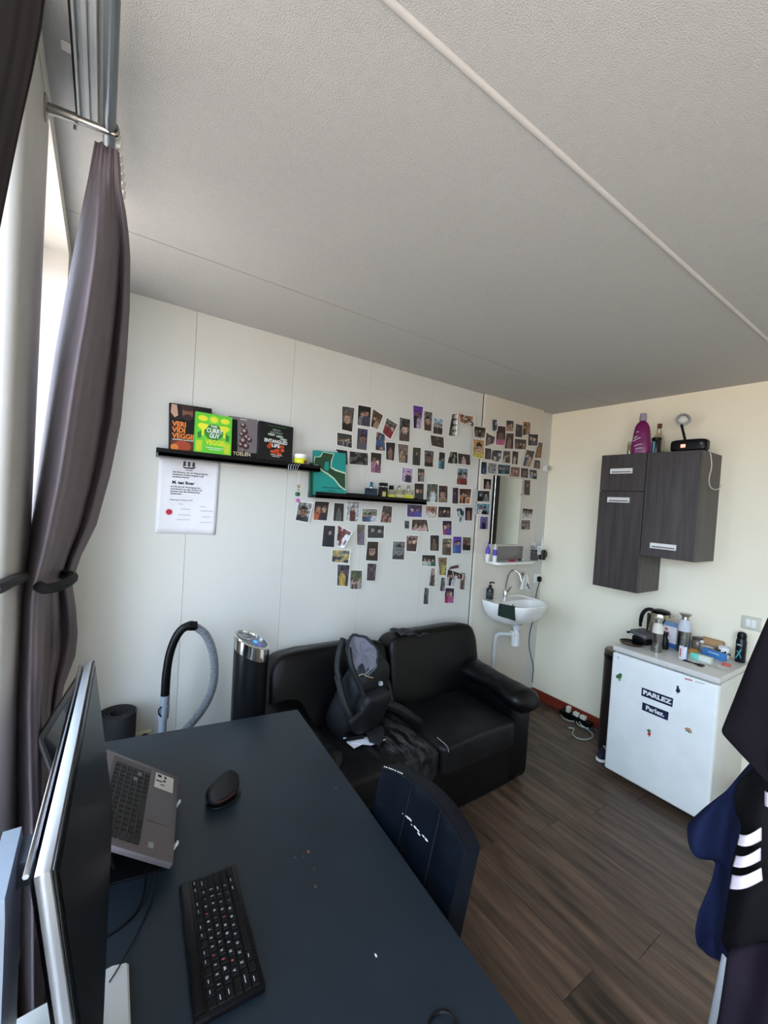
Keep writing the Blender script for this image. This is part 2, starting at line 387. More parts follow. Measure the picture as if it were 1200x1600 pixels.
b.add('fabric', CURT_BACKLIT, t, ang=3, solid=.003)
# curtain pole and ceiling track
t = thing('curtain_pole', 'blue-grey steel curtain pole above the gathered curtain', 'curtain pole', (-3.385, -1.14, 2.5))
MB().cyl((-3.383, -3.2, 2.508), (-3.383, -.75, 2.508), .0125, n=20).add('pole', mat('pole_grey', (120, 126, 132), .35, .7), t)
b = MB(); b.cyl((-3.498, -1.128, 2.5), (-3.44, -1.136, 2.5), .0105, n=16); b.cyl((-3.44, -1.136, 2.5), (-3.383, -1.143, 2.5), .0078, n=16)
b.tube([(-3.383, -1.143, 2.5), (-3.37, -1.144, 2.497), (-3.366, -1.144, 2.508), (-3.372, -1.144, 2.522), (-3.39, -1.143, 2.525)], .005, 8, smooth=1)
b.add('bracket_arm', STEEL, t)
b = MB(); b.lathe((-3.499, -1.127, 2.5), [(.026, 0), (.026, .004), (.02, .007)], 20, (1, 0, 0)); b.add('wall_plate', STEEL, t)
b = MB(); b.cyl((-3.445, -1.135, 2.485), (-3.445, -1.135, 2.475), .003, n=8); b.add('screw', STEEL, t)
b = MB()
for a, c, z in ((-3.448, -3.443, .022), (-3.434, -3.424, .014), (-3.414, -3.408, .022)): b.bx((a, -3.2, H-z), (c, -1.0, H-.001), bev=.001, seg=1)
b.bx((-3.446, -3.2, H-.006), (-3.41, -1.0, H-.002))
o = b.add('curtain_track', mat('track_grey', (176, 178, 178), .4, .4), smooth=False); tag(o, 'pale metal curtain track screwed to the ceiling above the pole', 'curtain track')
MB().bx((-3.452, -3.2, H-.02), (-3.448, -1.03, H-.002)).add('dark_slot', BLACKM, o, smooth=False)
MB().bx((-3.47, -1.2, H-.006), (-3.44, -1.18, H-.001), bev=.001).add('clip', WHITEM, o)
# ================================================================== desk
DK = [Vector((-2.592, -.589, 0)), Vector((-2.707, -2.42, 0)), Vector((-3.44, -2.38, 0)), Vector((-3.36, -.487, 0))]
t = thing('desk', 'large dark blue-grey desk in the foreground', 'desk', (-3.03, -1.4, 0))
b = MB(); b.prism([p+Vector((0, 0, .712)) for p in DK], (0, 0, .028), bev=.003); b.add('desktop', DESK, t)
cd = (DK[0]+DK[1]+DK[2]+DK[3])/4
for p in DK:
    q = p+(cd-p).normalized()*.17; MB().box((q.x, q.y, .356), (.05, .05, .712), rot(0, 0, -.06), .004).add('leg', BLACK, t)
b = MB()
for i in range(4):
    a, c = DK[i]+(cd-DK[i]).normalized()*.09, DK[(i+1) % 4]+(cd-DK[(i+1) % 4]).normalized()*.09
    b.box(((a.x+c.x)/2, (a.y+c.y)/2, .687), ((a-c).length-.05, .022, .05), rot(0, 0, math.atan2(c.y-a.y, c.x-a.x)), .002)
b.add('apron', BLACK, t)
def flake(px, m_, n, s, parent, nm):
    c = at(px[0], px[1], 2, .7402); random.seed(int(px[0]))
    pts = [c+Vector((math.cos(a)*s*random.uniform(.4, 1.3), math.sin(a)*s*2*random.uniform(.4, 1.2), 0)) for a in [2*PI*i/n for i in range(n)]]
    MB().prism(pts, (0, 0, .0004)).add(nm, m_, parent, smooth=False)
OR_ = mat('orange_stain', (150, 84, 40), .6); BR_ = mat('brown_stain', (74, 58, 52), .6)
flake((482, 1331), OR_, 8, .0035, t, 'paint_fleck'); flake((474, 1338), OR_, 6, .002, t, 'paint_fleck')
flake((491, 1358), BR_, 9, .004, t, 'paint_fleck'); flake((493, 1385), BR_, 9, .004, t, 'paint_fleck')
flake((461, 1340), mat('pale_fleck', (120, 140, 150), .6), 5, .0012, t, 'paint_fleck')
flake((587, 1493), mat('crumb_white', (225, 205, 195), .6), 6, .0022, t, 'crumb'); flake((525, 1231), MAT['crumb_white'], 5, .001, t, 'crumb')
# ---- keyboard on the desk
kc = [at(282, 1372, 2, .758), at(365, 1353, 2, .758), at(415, 1545, 2, .758), at(305, 1590, 2, .758)]
ctr = sum(kc, Vector())/4
ua = ((kc[0]+kc[1])/2-(kc[2]+kc[3])/2); Lk = ua.length; ua.normalize()      # long axis (away from camera)
va = Vector((ua.y, -ua.x, 0)); Wk = .128
t = thing('keyboard', 'black wireless keyboard with white legends lying on the dark desk', 'keyboard', (ctr.x, ctr.y, .74))
RK = Matrix((va, ua, Vector((0, 0, 1)))).transposed()
def kp(a, c, z): return Vector((ctr.x, ctr.y, .74))+va*a+ua*c+Vector((0, 0, z))
MB().box(kp(0, 0, .0075), (Wk, Lk, .013), RK, .004).add('case', BLACK, t)
MB().box(kp(-Wk/2+.012, 0, .0155), (.018, Lk-.02, .006), RK, .0025).add('rear_ridge', BLACK, t)
KEYM = mat('key_black', (10, 10, 12), .55); LEG = mat('legend_white', (170, 170, 176), .5); LEGR = mat('legend_red', (180, 70, 80), .5)
kproto = {}
rows = [15, 14, 14, 13, 12, 8]
chars = ['    ', '1234567890-= ', 'QWERTYUIOP[]', 'ASDFGHJKL;', 'ZXCVBNM,./', '    ']
x0 = -Wk/2+.026; rp = (Wk-.034)/6
for r, n in enumerate(rows):
    kx = x0+rp*(r+.5); ws = [1]*n
    if r == 5: ws = [1.2, 1, 1, 5.5, 1, 1, 1, 1.2]
    elif r >= 1: ws[-1] = 1.8; ws[0] = 1.0+.25*r
    tot = sum(ws); c = -Lk/2+.008; un = (Lk-.016)/tot
    for i, wd in enumerate(ws):
        ln = un*wd; cc = c+ln/2; c += ln; key = round(ln, 4)
        if key not in kproto:
            mb = MB(); mb.box((0, 0, 0), (rp-.002, ln-.002, .004), None, .001, 1); q = mb.add('key', KEYM, None, smooth=False); kproto[key] = q.data; bpy.data.objects.remove(q)
        o = bpy.data.objects.new('key', kproto[key]); C.objects.link(o); o.parent = t; o.rotation_euler = RK.to_euler()
        o.location = kp(kx, cc, .0126)-Vector((ctr.x, ctr.y, .74)); WM[o] = WM[t]
        mb = MB()
kx = []
b = MB(); br = MB()
for r, s in enumerate(chars):
    n = rows[r]; ws = [1]*n
    if r == 5: ws = [1.2, 1, 1, 5.5, 1, 1, 1, 1.2]
    elif r >= 1: ws[-1] = 1.8; ws[0] = 1.0+.25*r
    un = (Lk-.016)/sum(ws); c = -Lk/2+.008
    for i, wd in enumerate(ws):
        cc = c+un*wd/2; c += un*wd; X = x0+rp*(r+.5)
        ch = s[i-1] if 0 < i <= len(s) else ' '
        if ch != ' ': text(ch, 'legend', .0062, LEGR if (r+i) % 5 == 0 and r < 4 else LEG, t, kp(X-.001, cc+.001, .0168), ua, -va, bold=.0004)
        elif not (r == 5 and i == 3) and (i*7+r) % 3: b.box(kp(X-.002, cc, .0167), (.0016, un*wd*.35, .0004), RK)
b.add('legend_bars', LEG, t, smooth=False)['kind'] = 'stuff'
# ---- vertical mouse
c = at(348, 1247, 2, .745)
t = thing('computer_mouse', 'black vertical ergonomic mouse standing on the desk beside the laptop', 'mouse', (c.x, c.y, .74))
def mfn(p):
    k = (p.z+.03)/.06; q = Vector(p); q.y *= 1-.55*k; q.x += .010*k-.002; q.y += .012*k
    q.z += .012*math.exp(-((p.x-.016)/.03)**2)*k
    return q
MB().sup((c.x, c.y, .773), (.108, .078, .062), .8, .8, rot(0, 0, .35), 32, 20, mfn).add('shell', mat('mouse_black', (13, 12, 13), .6), t)
MB().sup((c.x+.002, c.y+.004, .744), (.112, .082, .008), .5, .9, rot(0, 0, .35), 28, 8).add('base', BLACK, t)
MB().tube([(c.x-.03, c.y-.038, .765), (c.x, c.y-.036, .762), (c.x+.03, c.y-.022, .766)], .0015, 6, smooth=1).add('trim_line', mat('red_trim', (96, 40, 34), .5), t)
# ---- laptop, tilted on a riser
FFp, NFp = Vector((-3.125, -.9, .785)), Vector((-3.183, -1.235, .785)); DD = Vector((-.197, .033, .13))
xw_ = (NFp-FFp).normalized(); dd = DD.normalized(); nn = dd.cross(xw_).normalized()
if nn.z < 0: nn = -nn
t = thing('laptop', 'open silver-grey laptop tilted up on a riser behind the monitor', 'laptop', (-3.27, -1.05, .74))
LW, LD = (NFp-FFp).length, DD.length; lc = (FFp+NFp)/2+DD/2
RL = Matrix((xw_, dd, nn)).transposed()     # local x: near side, y: back, z: up
if RL.determinant() < 0: RL = Matrix((-xw_, dd, nn)).transposed(); sgn = -1
else: sgn = 1
def lp(a, d, h): return FFp+xw_*a+dd*d+nn*h    # a from far to near, d from front to back
MB().box(lc-nn*.008, (LW, LD, .016), RL, .004).add('deck', mat('laptop_grey', (118, 110, 114), .4, .5), t)
MB().box(lp(LW/2-.01, LD*.635, .0002), (LW-.055, LD*.5, .0012), RL).add('key_well', mat('key_well', (88, 82, 84), .5), t, smooth=False)
LK = mat('laptop_key', (16, 16, 18), .5); nm = {}
for r in range(6):
    dpos = LD*.43+r*(LD*.455/6)
    seg = [1]*15
    if r == 0: seg = [1, 1, 1, 1, 5, 1, 1, 1, 1, 1, 1]
    elif r in (1, 2, 3): seg[0] = 1.5; seg = seg[:-1]
    tot = sum(seg); un = (LW-.062)/tot; c = .021
    for wd in seg:
        ln = un*wd; key = (round(ln, 4))
        if key not in nm:
            mb = MB(); mb.box((0, 0, 0), (ln-.0025, LD*.455/6-.003, .002), None, .0006, 1); q = mb.add('key', LK, None, smooth=False); nm[key] = q.data; bpy.data.objects.remove(q)
        o = bpy.data.objects.new('key', nm[key]); C.objects.link(o); o.parent = t; o.rotation_euler = RL.to_euler(); o.location = lp(LW-c-ln/2, dpos, .0008)-t.location; WM[o] = WM[t]
        c += ln
MB().box(lp(LW*.52, LD*.21, .0003), (LW*.30, LD*.30, .001), RL).add('touchpad', mat('touchpad_grey', (104, 97, 101), .35, .4), t, smooth=False)
st = MB().box(lp(LW*.165, LD*.2, .0005), (LW*.20, LD*.25, .0006), RL).add('spec_sticker', mat('sticker_white', (205, 205, 200), .6), t, smooth=False)
b = MB()
for a, d, w_, h_ in ((.10, .27, .01, .012), (.10, .19, .012, .006), (.15, .2, .008, .008), (.17, .27, .005, .02), (.21, .22, .004, .012)): b.box(lp(LW*a, LD*d, .001), (w_, h_, .0003), RL)
b.add('sticker_print', BLACKM, st, smooth=False)
MB().box(lp(LW*.90, LD*.27, .0005), (.018, .014, .0006), RL).add('badge', mat('badge_grey', (150, 156, 160), .4), t, smooth=False)
MB().box(lp(LW*.27, LD*.43+.035, .0034), (.016, .012, .0006), RL).add('power_key_mark', mat('dim_teal', (110, 122, 122), .5), t, smooth=False)
MB().box(lp(LW*.19, LD*.43+.025, .0034), (.014, .012, .0006), RL).add('enter_key_mark', MAT['dim_teal'], t, smooth=False)
ld = Vector((-.075, .013, .235)); hb = FFp+DD
ldn = ld.normalized(); fn_ = xw_.cross(ldn).normalized(); fn_ = fn_ if fn_.x > 0 else -fn_
RLL = Matrix((xw_, ldn, xw_.cross(ldn))).transposed(); lcc = hb+xw_*LW/2+ld/2
lid = MB().box(lcc-fn_*.004, (LW, ld.length, .007), RLL, .002).add('lid', mat('lid_dark', (62, 60, 62), .4), t)
MB().box(lcc+fn_*.0005, (LW-.03, ld.length-.03, .0015), RLL).add('screen', mat('screen_glass', (26, 30, 34), .08, coat=.6), lid, smooth=False)
MB().cyl(hb+xw_*.03, hb+xw_*(LW-.03), .006).add('hinge', BLACK, t)
# riser under the laptop
t2 = thing('laptop_riser', 'dark laptop riser with two pale clips along the front edge', 'laptop stand', (-3.27, -1.05, .74))
b = MB()
for a in (.25, .75):
    b.tube([lp(LW*a, -.004, -.028), lp(LW*a, LD*.9, -.026)], .006, 8)
    e = lp(LW*a, LD*.85, -.026); b.tube([e, Vector((e.x+.05, e.y-.01, .748))], .006, 8); e = lp(LW*a, .02, -.028); b.tube([e, Vector((e.x, e.y, .746))], .006, 8)
b.box(Vector((-3.27, -1.05, .744)), (.2, .26, .006), rot(0, 0, -.16), .002)
b.add('frame', BLACK, t2)
for a in (.335, .80): MB().box(lp(LW*a, -.006, -.006), (.011, .006, .020), RL, .002).add('clip', mat('clip_white', (205, 210, 212), .5), t2)
# ---- desktop monitor seen nearly edge on
A, Bn = Vector((-3.365, -1.175, 1.3)), Vector((-3.391, -1.79, 1.3)); upv = Vector((-.136, 0, .99)).normalized(); wv = (Bn-A).normalized()
nv = upv.cross(wv).normalized(); nv = nv if nv.x > 0 else -nv
MW, MH = (Bn-A).length, .372; mc = (A+Bn)/2-upv*MH/2
RM = Matrix((wv, upv, wv.cross(upv))).transposed()
t = thing('monitor', 'large silver-edged flat monitor seen nearly edge-on at left', 'monitor', (-3.4, -1.48, .74))
fr = MB(); fr.box(mc-nv*.009, (MW, MH, .015), RM, .004); fr.add('bezel', mat('bezel_silver', (206, 208, 214), .3, .5), t)
MB().box(mc+nv*.0005, (MW-.004, MH-.004, .003), RM, .001).add('front_glass_frame', mat('front_black', (12, 13, 14), .25), t)
MB().box(mc+nv*.0025, (MW-.024, MH-.03, .001), RM).add('screen', mat('monitor_screen', (14, 15, 18), .32), t, smooth=False)
def bf(p):
    q = Vector(p); q.x *= 1; return q
b = MB()
def back(u, v):
    a = (u-.5)*2; c = (v-.5)*2; dep = .02+.028*(1-abs(a)**2.6)*(1-abs(c)**2.6)**.6
    return mc+wv*a*(MW/2-.004)+upv*c*(MH/2-.004)-nv*dep
b.grid(back, 30, 20); b.add('rear_shell', mat('rear_grey', (92, 86, 94), .35, .2), t)
MB().tube([A+wv*.01-nv*.0235-upv*.003, Bn-wv*.01-nv*.0235-upv*.003], .003, 6).add('shell_trim', CHROME, t)
cb = Vector((-3.460, -1.545, .74))
b = MB(); b.rings([[Vector((cb.x+dx*sx, cb.y+dy*sy+oy, z)) for dx, dy in ((-.014, -.07), (.014, -.07), (.014, .07), (-.014, .07))] for z, sx, sy, oy in ((.75, 1.1, 1.1, 0), (.95, 1.0, 1.1, 0), (1.125, .95, 1.1, 0), (1.15, .8, 1.0, .0))])
b.add('stand_column', mat('column_grey', (112, 118, 126), .45, .2), t)
MB().box((-3.43, -1.50, 1.11), (.055, .062, .04), None, .004).add('mount_arm', mat('mount_grey', (60, 66, 74), .5), t)
b = MB(); b.prism([(-3.47, -1.40, .741), (-3.31, -1.385, .741), (-3.283, -1.394, .741), (-3.287, -1.62, .741), (-3.47, -1.62, .741)], (0, 0, .013), bev=.003); b.add('foot', mat('foot_silver', (190, 188, 184), .35, .3), t)
# desk cables
o = MB().tube([(-3.235, -1.19, .765), (-3.25, -1.27, .743), (-3.29, -1.30, .742), (-3.34, -1.31, .742), (-3.40, -1.31, .742)], .0028, 8, smooth=3).add('power_cable', BLACK); tag(o, 'thick black cable curving on the desk from the laptop behind the monitor', 'cable')
o = MB().tube([(-3.222, -1.21, .77), (-3.222, -1.25, .7425), (-3.262, -1.33, .7425), (-3.30, -1.40, .757), (-3.316, -1.42, .757)], .0013, 6, smooth=2).add('thin_cable', BLACK); tag(o, 'thin black cable running straight across the desk to the monitor foot', 'cable')
# round dark object at the lower picture edge
c = at(694, 1606, 2, .75)
o = MB().tube([c+Vector((math.cos(a)*.028, math.sin(a)*.028, .002*math.sin(3*a))) for a in [2*PI*i/20 for i in range(20)]], .003, 8, closed=True).add('cable_loop', BLACK); tag(o, 'small black cable loop on the desk at the bottom edge of the photo', 'cable')
o.location.z = .7405
# ================================================================== picture wall
YP = -.012
def Wp(u, v, y=YP): return at(u, v, 1, y)
def ledge(name, xa, xb, z, label):
    b = MB(); b.bx((xa, -.125, z-.032), (xb, YP-.0005, z-.014), bev=.001, seg=1); b.bx((xa, -.125, z-.032), (xb, -.117, z+.004), bev=.001, seg=1); b.bx((xa, -.028, z-.014), (xb, YP-.0005, z+.012), bev=.001, seg=1)
    return tag(b.add(name, BLACK, smooth=False), label, 'shelf')
ledge('picture_ledge', -3.155, -2.33, 1.885, 'upper left black wall ledge holding four front-facing books')
ledge('picture_ledge', -2.35, -1.52, 1.735, 'lower right black wall ledge holding the teal book and perfume bottles')
# --- books: a board with cover, pages, art; leaning back against the wall
def book(name, label, c00, c10, c01, y0, lean, th, cover, spine=None, group=None):
    """c00 bottom-left, c10 bottom-right, c01 top-left pixels, on the plane y=y0 at the bottom"""
    a, b_, c_ = at(*c00, 1, y0), at(*c10, 1, y0), at(*c01, 1, y0)
    wx = (b_-a); wx.y = 0; w_ = wx.length; wx.normalize(); h = (c_-a).length
    u = Vector((-wx.z, 0, wx.x)); u = (u*math.cos(lean)+Vector((0, 1, 0))*math.sin(lean)).normalized(); n = wx.cross(u).normalized()
    if n.y > 0: n = -n
    R = Matrix((wx, u, wx.cross(u))).transposed()
    t = thing(name, label, 'book', a, group)
    org = a
    P = lambda s, q, o=0: org+wx*(w_*s)+u*(h*q)+n*o
    MB().box(P(.5, .5, -.0015), (w_, h, .003), R, .0008, 1).add('front_cover', cover, t)
    MB().box(P(.5, .5, -th+.0015), (w_, h, .003), R, .0008, 1).add('back_cover', cover, t)
    MB().box(P(.5, .5, -th/2), (w_-.006, h-.006, th-.006), R).add('pages', PAPER, t, smooth=False)
    MB().box(P(.006/w_*.3, .5, -th/2), (.003, h, th), R, .001, 1).add('spine', spine or cover, t)
    return t, P, wx, u, n, w_, h, R
def flat(name, m_, t, P, pts, off=.0004, lab=None):
    bm = MB(); bm.bm.faces.new([bm.bm.verts.new(P(a, b, off)) for a, b in pts]); o = bm.add(name, m_, t, smooth=False)
    if lab: o['label'] = lab
    return o
def oval(cx, cy, rx, ry, n=14, a0=0, a1=2*PI): return [(cx+rx*math.cos(a0+(a1-a0)*i/n), cy+ry*math.sin(a0+(a1-a0)*i/n)) for i in range(n if a1-a0 > 6 else n+1)]
ORG = mat('print_orange', (226, 128, 52), .5); SKIN = mat('print_skin', (120, 76, 58), .5); DKB = mat('cover_black', (24, 20, 24), .4)
YEL = mat('print_yellow', (216, 214, 50), .45); LIME = mat('cover_green', (98, 190, 52), .45); WPR = mat('print_white', (228, 226, 222), .5)
def bars(t, P, rows, m_):
    b = MB()
    for a0, a1, y_, hh in rows: b.bm.faces.new([b.bm.verts.new(P(a, c_, .001)) for a, c_ in ((a0, y_), (a1, y_), (a1, y_+hh), (a0, y_+hh))])
    b.add('small_print', m_, t, smooth=False)
t, P, wx, u, n, w_, h, R = book('cookbook', 'black cookbook with orange lettering and a bearded cook, leftmost on the ledge', (264, 703), (331, 709), (268, 627), -.078, .12, .022, DKB)
flat('figure', SKIN, t, P, oval(.42, .83, .13, .15)); flat('figure', mat('print_hair', (50, 30, 24), .5), t, P, oval(.42, .93, .15, .07), .0006)
flat('figure', MAT['print_hair'], t, P, oval(.42, .73, .1, .07), .0006); flat('shirt', BLACKM, t, P, [(.12, .3), (.2, .66), (.35, .7), (.6, .7), (.9, .62), (.95, .3)], .0003)
flat('arm', mat('print_pale_skin', (190, 150, 128), .5), t, P, [(.03, .8), (.05, .98), (.17, .97), (.2, .75), (.12, .7)], .0006)
flat('dish', mat('print_red_dish', (166, 66, 40), .5), t, P, oval(.3, .1, .2, .12), .0006); flat('dish', ORG, t, P, oval(.12, .07, .09, .07), .0008)
flat('table', mat('print_brown', (90, 48, 36), .5), t, P, [(.03, .02), (.03, .22), (.97, .26), (.97, .02)], .0003)
for i, s_ in enumerate(('VERI', 'VIDI', 'VEGGIE')): text(s_, 'title', .034, ORG, t, P(.07, .56-.125*i, .001), wx, u, bold=.0012, sx=.92, align='LEFT')
bars(t, P, [(.07, .3, .23, .014), (.32, .62, .23, .014), (.64, .93, .23, .014)], WPR)
t, P, wx, u, n, w_, h, R = book('cookbook', 'bright green and yellow curry cookbook, second from left on the ledge', (303, 707), (361, 714), (309, 641), -.108, .12, .02, LIME, mat('spine_green', (58, 140, 50), .45))
flat('sun', YEL, t, P, [(.5+(.15 if i % 2 else .08)*math.cos(PI*i/12), .86+(.11 if i % 2 else .06)*math.sin(PI*i/12)) for i in range(24)])
for sx_ in (.0, 1):
    f = lambda x: x if sx_ == 0 else 1-x
    flat('flower', YEL, t, P, [(f(.06), .70), (f(.16), .74), (f(.36), .72), (f(.30), .62), (f(.24), .58), (f(.24), .44), (f(.18), .44), (f(.18), .58), (f(.1), .62)])
    flat('column', mat('print_olive', (180, 196, 40), .45), t, P, [(f(.04), .05), (f(.04), .3), (f(.2), .33), (f(.2), .05)])
    flat('leaf', mat('print_dark_green', (44, 120, 44), .45), t, P, [(f(.08), .36), (f(.07), .5), (f(.17), .55), (f(.17), .38)])
    flat('petal', YEL, t, P, oval(f(.2), .86, .13, .07, 10), .0003)
flat('medallion', MAT['print_dark_green'], t, P, oval(.5, .55, .26, .2), .0003)
text('THE', 'title', .016, WPR, t, P(.5, .69, .001), wx, u, bold=.0005)
text('CURRY', 'title', .030, WPR, t, P(.52, .58, .001), wx, u, bold=.0009, sx=.78); text('GUY', 'title', .030, WPR, t, P(.52, .455, .001), wx, u, bold=.0009, sx=.78)
text('VEGGIE', 'title', .036, YEL, t, P(.55, .29, .001), wx, u, bold=.0011, sx=.74)
bars(t, P, [(.3, .5, .16, .012), (.52, .8, .16, .012), (.38, .7, .12, .012)], WPR)
t, P, wx, u, n, w_, h, R = book('mushroom_book', 'grey book with a dark left strip and a column of mushrooms, third on the ledge', (357, 718), (402, 722), (361, 648), -.08, .12, .02, mat('cover_grey', (112, 104, 106), .5))
flat('strip', BLACKM, t, P, [(0, 0), (0, .93), (.3, .93), (.3, 0)], .0003)
for a, c_, r_ in ((.5, .82, .1), (.55, .68, .12), (.45, .6, .09), (.62, .55, .1), (.5, .46, .13), (.72, .5, .1), (.42, .36, .1), (.6, .34, .12), (.5, .22, .07)):
    flat('mushroom', mat('print_fig', (58, 34, 36), .5), t, P, oval(a, c_, r_, r_*.62), .0005); flat('highlight', mat('print_pinkgrey', (176, 150, 148), .5), t, P, oval(a-.02, c_+.02, r_*.5, r_*.3), .0007)
flat('band', BLACKM, t, P, [(0, 0), (0, .2), (1, .2), (1, 0)], .0006); text('TOELEN', 'title', .026, mat('print_cream', (224, 214, 170), .5), t, P(.45, .15, .001), wx, u, bold=.0004, sx=.95)
bars(t, P, [(.38, .62, .95, .012)], WPR)
t, P, wx, u, n, w_, h, R = book('mushroom_book', 'black book with white title and orange fungus, rightmost on the upper ledge', (402, 718), (456, 726), (406, 655), -.1, .13, .024, mat('cover_deep_black', (16, 16, 18), .35))
for i in range(12): flat('fungus', mat('print_rust', (196, 74, 34), .5), t, P, oval(.5+.2*math.cos(i*2.4), .33+.11*math.sin(i*1.7), .06, .045, 8), .0004)
for a, c_ in ((.36, .7), (.6, .68), (.72, .62)): flat('mushroom', mat('print_palegreen', (156, 172, 158), .5), t, P, oval(a, c_, .11, .03, 10), .0004)
text('MERLIN', 'title', .013, MAT['print_palegreen'], t, P(.5, .83, .001), wx, u); text('SHELDRAKE', 'title', .013, MAT['print_palegreen'], t, P(.5, .76, .001), wx, u)
text('ENTANGLED', 'title', .026, WPR, t, P(.5, .53, .001), wx, u, bold=.0007, sx=.86); text('LIFE', 'title', .026, WPR, t, P(.5, .42, .001), wx, u, bold=.0007)
bars(t, P, [(.25, .48, .92, .012), (.5, .78, .92, .012)], MAT['print_dark_green'])
bars(t, P, [(.36, .52, .18, .012), (.54, .7, .18, .012), (.4, .62, .14, .012)], WPR)
# jar, wires, hanging charm
jb = at(469, 724, 1, -.085); jb.z = 1.874
t = thing('jar', 'small white jar with yellow label at the right end of the upper ledge', 'jar', jb)
MB().lathe(jb, [(.032, 0), (.036, .004), (.036, .055), (.034, .058)], 28).add('body', WPR, t)
MB().lathe(jb+Vector((0, 0, .010)), [(.0365, 0), (.0366, .036)], 28, cap=False).add('label_band', YEL, t, solid=.0004)
MB().lathe(jb, [(.0368, .003), (.0369, .009)], 28, cap=False).add('stripe', mat('stripe_green', (70, 130, 80), .5), t, solid=.0004)
flat('dish', MAT['print_brown'], t, lambda a, b_, o: jb+Vector((.012+.012*a, -.037-.0, .022+.012*b_)), oval(.3, .3, .9, .9), 0)
MB().lathe(jb+Vector((0, 0, .056)), [(.036, 0), (.037, .003), (.037, .012), (.034, .014)], 28).add('lid', WHITE, t)
o = MB()
for i in range(5):
    q = at(466-4*i, 728, 1, -.13); o.tube([q+Vector((.012, 0, .012)), q, q+Vector((-.006+.003*i, -.004, -.022)), q+Vector((-.016, -.002, -.03))], .0022, 6, smooth=2)
o = o.add('wire_hook', mat('wire_grey', (176, 180, 184), .3, .8)); tag(o, 'bundle of pale metal hooks clipped on the ledge beneath the jar', 'hooks')
q = at(468, 736, 1, -.131); t = thing('bead_charm', 'hanging string with gold, green and pink beads below the jar', 'charm', at(465, 786, 1, -.131))
z0 = q.z; e = at(466, 755, 1, -.131); MB().tube([q, e], .0016, 5).add('string', mat('string_cream', (214, 204, 190), .6), t)
gl = mat('bead_gold', (180, 140, 90), .3, .8); r_ = .007
MB().sup(at(466.5, 760, 1, -.131), (.017, .017, .017), 1).add('bead', gl, t); MB().sup(at(466, 765, 1, -.131), (.010, .010, .010), 1).add('bead', gl, t)
MB().sup(at(465, 772, 1, -.131), (.025, .02, .022), .5).add('bead', mat('bead_green', (34, 86, 54), .3), t); MB().sup(at(465.4, 782, 1, -.131), (.020, .018, .018), .4).add('bead', mat('bead_pink', (176, 84, 156), .4), t)
# certificate sheet
ca = [Wp(249, 710), Wp(344, 722), Wp(336, 836), Wp(242, 833)]
o = thing('certificate', 'white printed certificate with ship emblem and red seal pinned under the ledge', 'poster', (ca[2]+ca[3])/2)
wx = (ca[1]-ca[0]).normalized(); u = (ca[0]-ca[3]).normalized(); w_ = (ca[2]-ca[3]).length; h = (ca[0]-ca[3]).length
def CP(a, b_, off=0):
    p0 = ca[3].lerp(ca[2], a); p1 = ca[0].lerp(ca[1], a); p = p0.lerp(p1, b_); return Vector((p.x, YP-.0012-.007*max(0, a-.86)**1*7*.4-off, p.z))
b = MB(); b.grid(lambda a, c_: CP(a, c_), 16, 12); b.add('sheet', PAPER, o, solid=.0004)
INK = mat('ink', (40, 40, 48), .6); xd = Vector((1, 0, 0)); zd = Vector((0, 0, 1))
text('Het Bestuur van de Wageningsche\nStudenten Zeilvereniging Argo\nverklaart hierbij', 'lettering', .0118, INK, o, CP(.22, .77, .002), xd, zd, align='LEFT', bold=.0001)
text('M. ten Boer', 'lettering', .021, INK, o, CP(.22, .665, .002), xd, zd, align='LEFT', bold=.0007)
text('tot lid van de Vereniging met\noverdracht van alle rechten en\nplichten aan dit lidmaatschap\nverbonden', 'lettering', .0118, INK, o, CP(.2, .565, .002), xd, zd, align='LEFT', bold=.0001)
text('Wageningen, 24 oktober 2017', 'lettering', .0085, INK, o, CP(.2, .44, .002), xd, zd, align='LEFT')
b = MB()
for a, c_, l_ in ((.38, .39, .08), (.75, .375, .1), (.46, .33, .16), (.82, .32, .22), (.45, .25, .2), (.82, .24, .16), (.44, .19, .22), (.82, .165, .22)): b.box(CP(a, c_, .0012), (l_*w_, .0006, .0014))
b.add('signature_lines', INK, o, smooth=False)['kind'] = 'stuff'
b = MB(); P2 = lambda a, c_: CP(a, c_, .0018)
def fl2(b, pts): b.bm.faces.new([b.bm.verts.new(P2(x_, y_)) for x_, y_ in pts])
fl2(b, [(.36, .885), (.40, .86), (.54, .86), (.60, .89), (.52, .88), (.42, .875)])
for a in (.40, .475, .55):
    fl2(b, [(a-.003, .88), (a-.003, .955), (a+.003, .955), (a+.003, .88)])
    for k in range(3): fl2(b, [(a-.028+.004*k, .892+.02*k), (a-.02, .908+.02*k), (a+.02, .908+.02*k), (a+.03-.004*k, .892+.02*k)])
fl2(b, [(.42, .835), (.42, .843), (.54, .843), (.54, .835)])
b.add('ship_emblem', INK, o, smooth=False)
b = MB(); b.lathe(CP(.2, .28, .001), [(.0145, 0), (.0145, .0012), (.011, .0016)], 18, (0, -1, 0)); b.add('wax_seal', mat('seal_red', (184, 34, 52), .5), o)
for a, c_ in ((.02, .985), (.98, .985)): MB().sup(CP(a, c_, .002), (.008, .005, .008), 1, nu=10, nv=8).add('pin', STEEL, o)
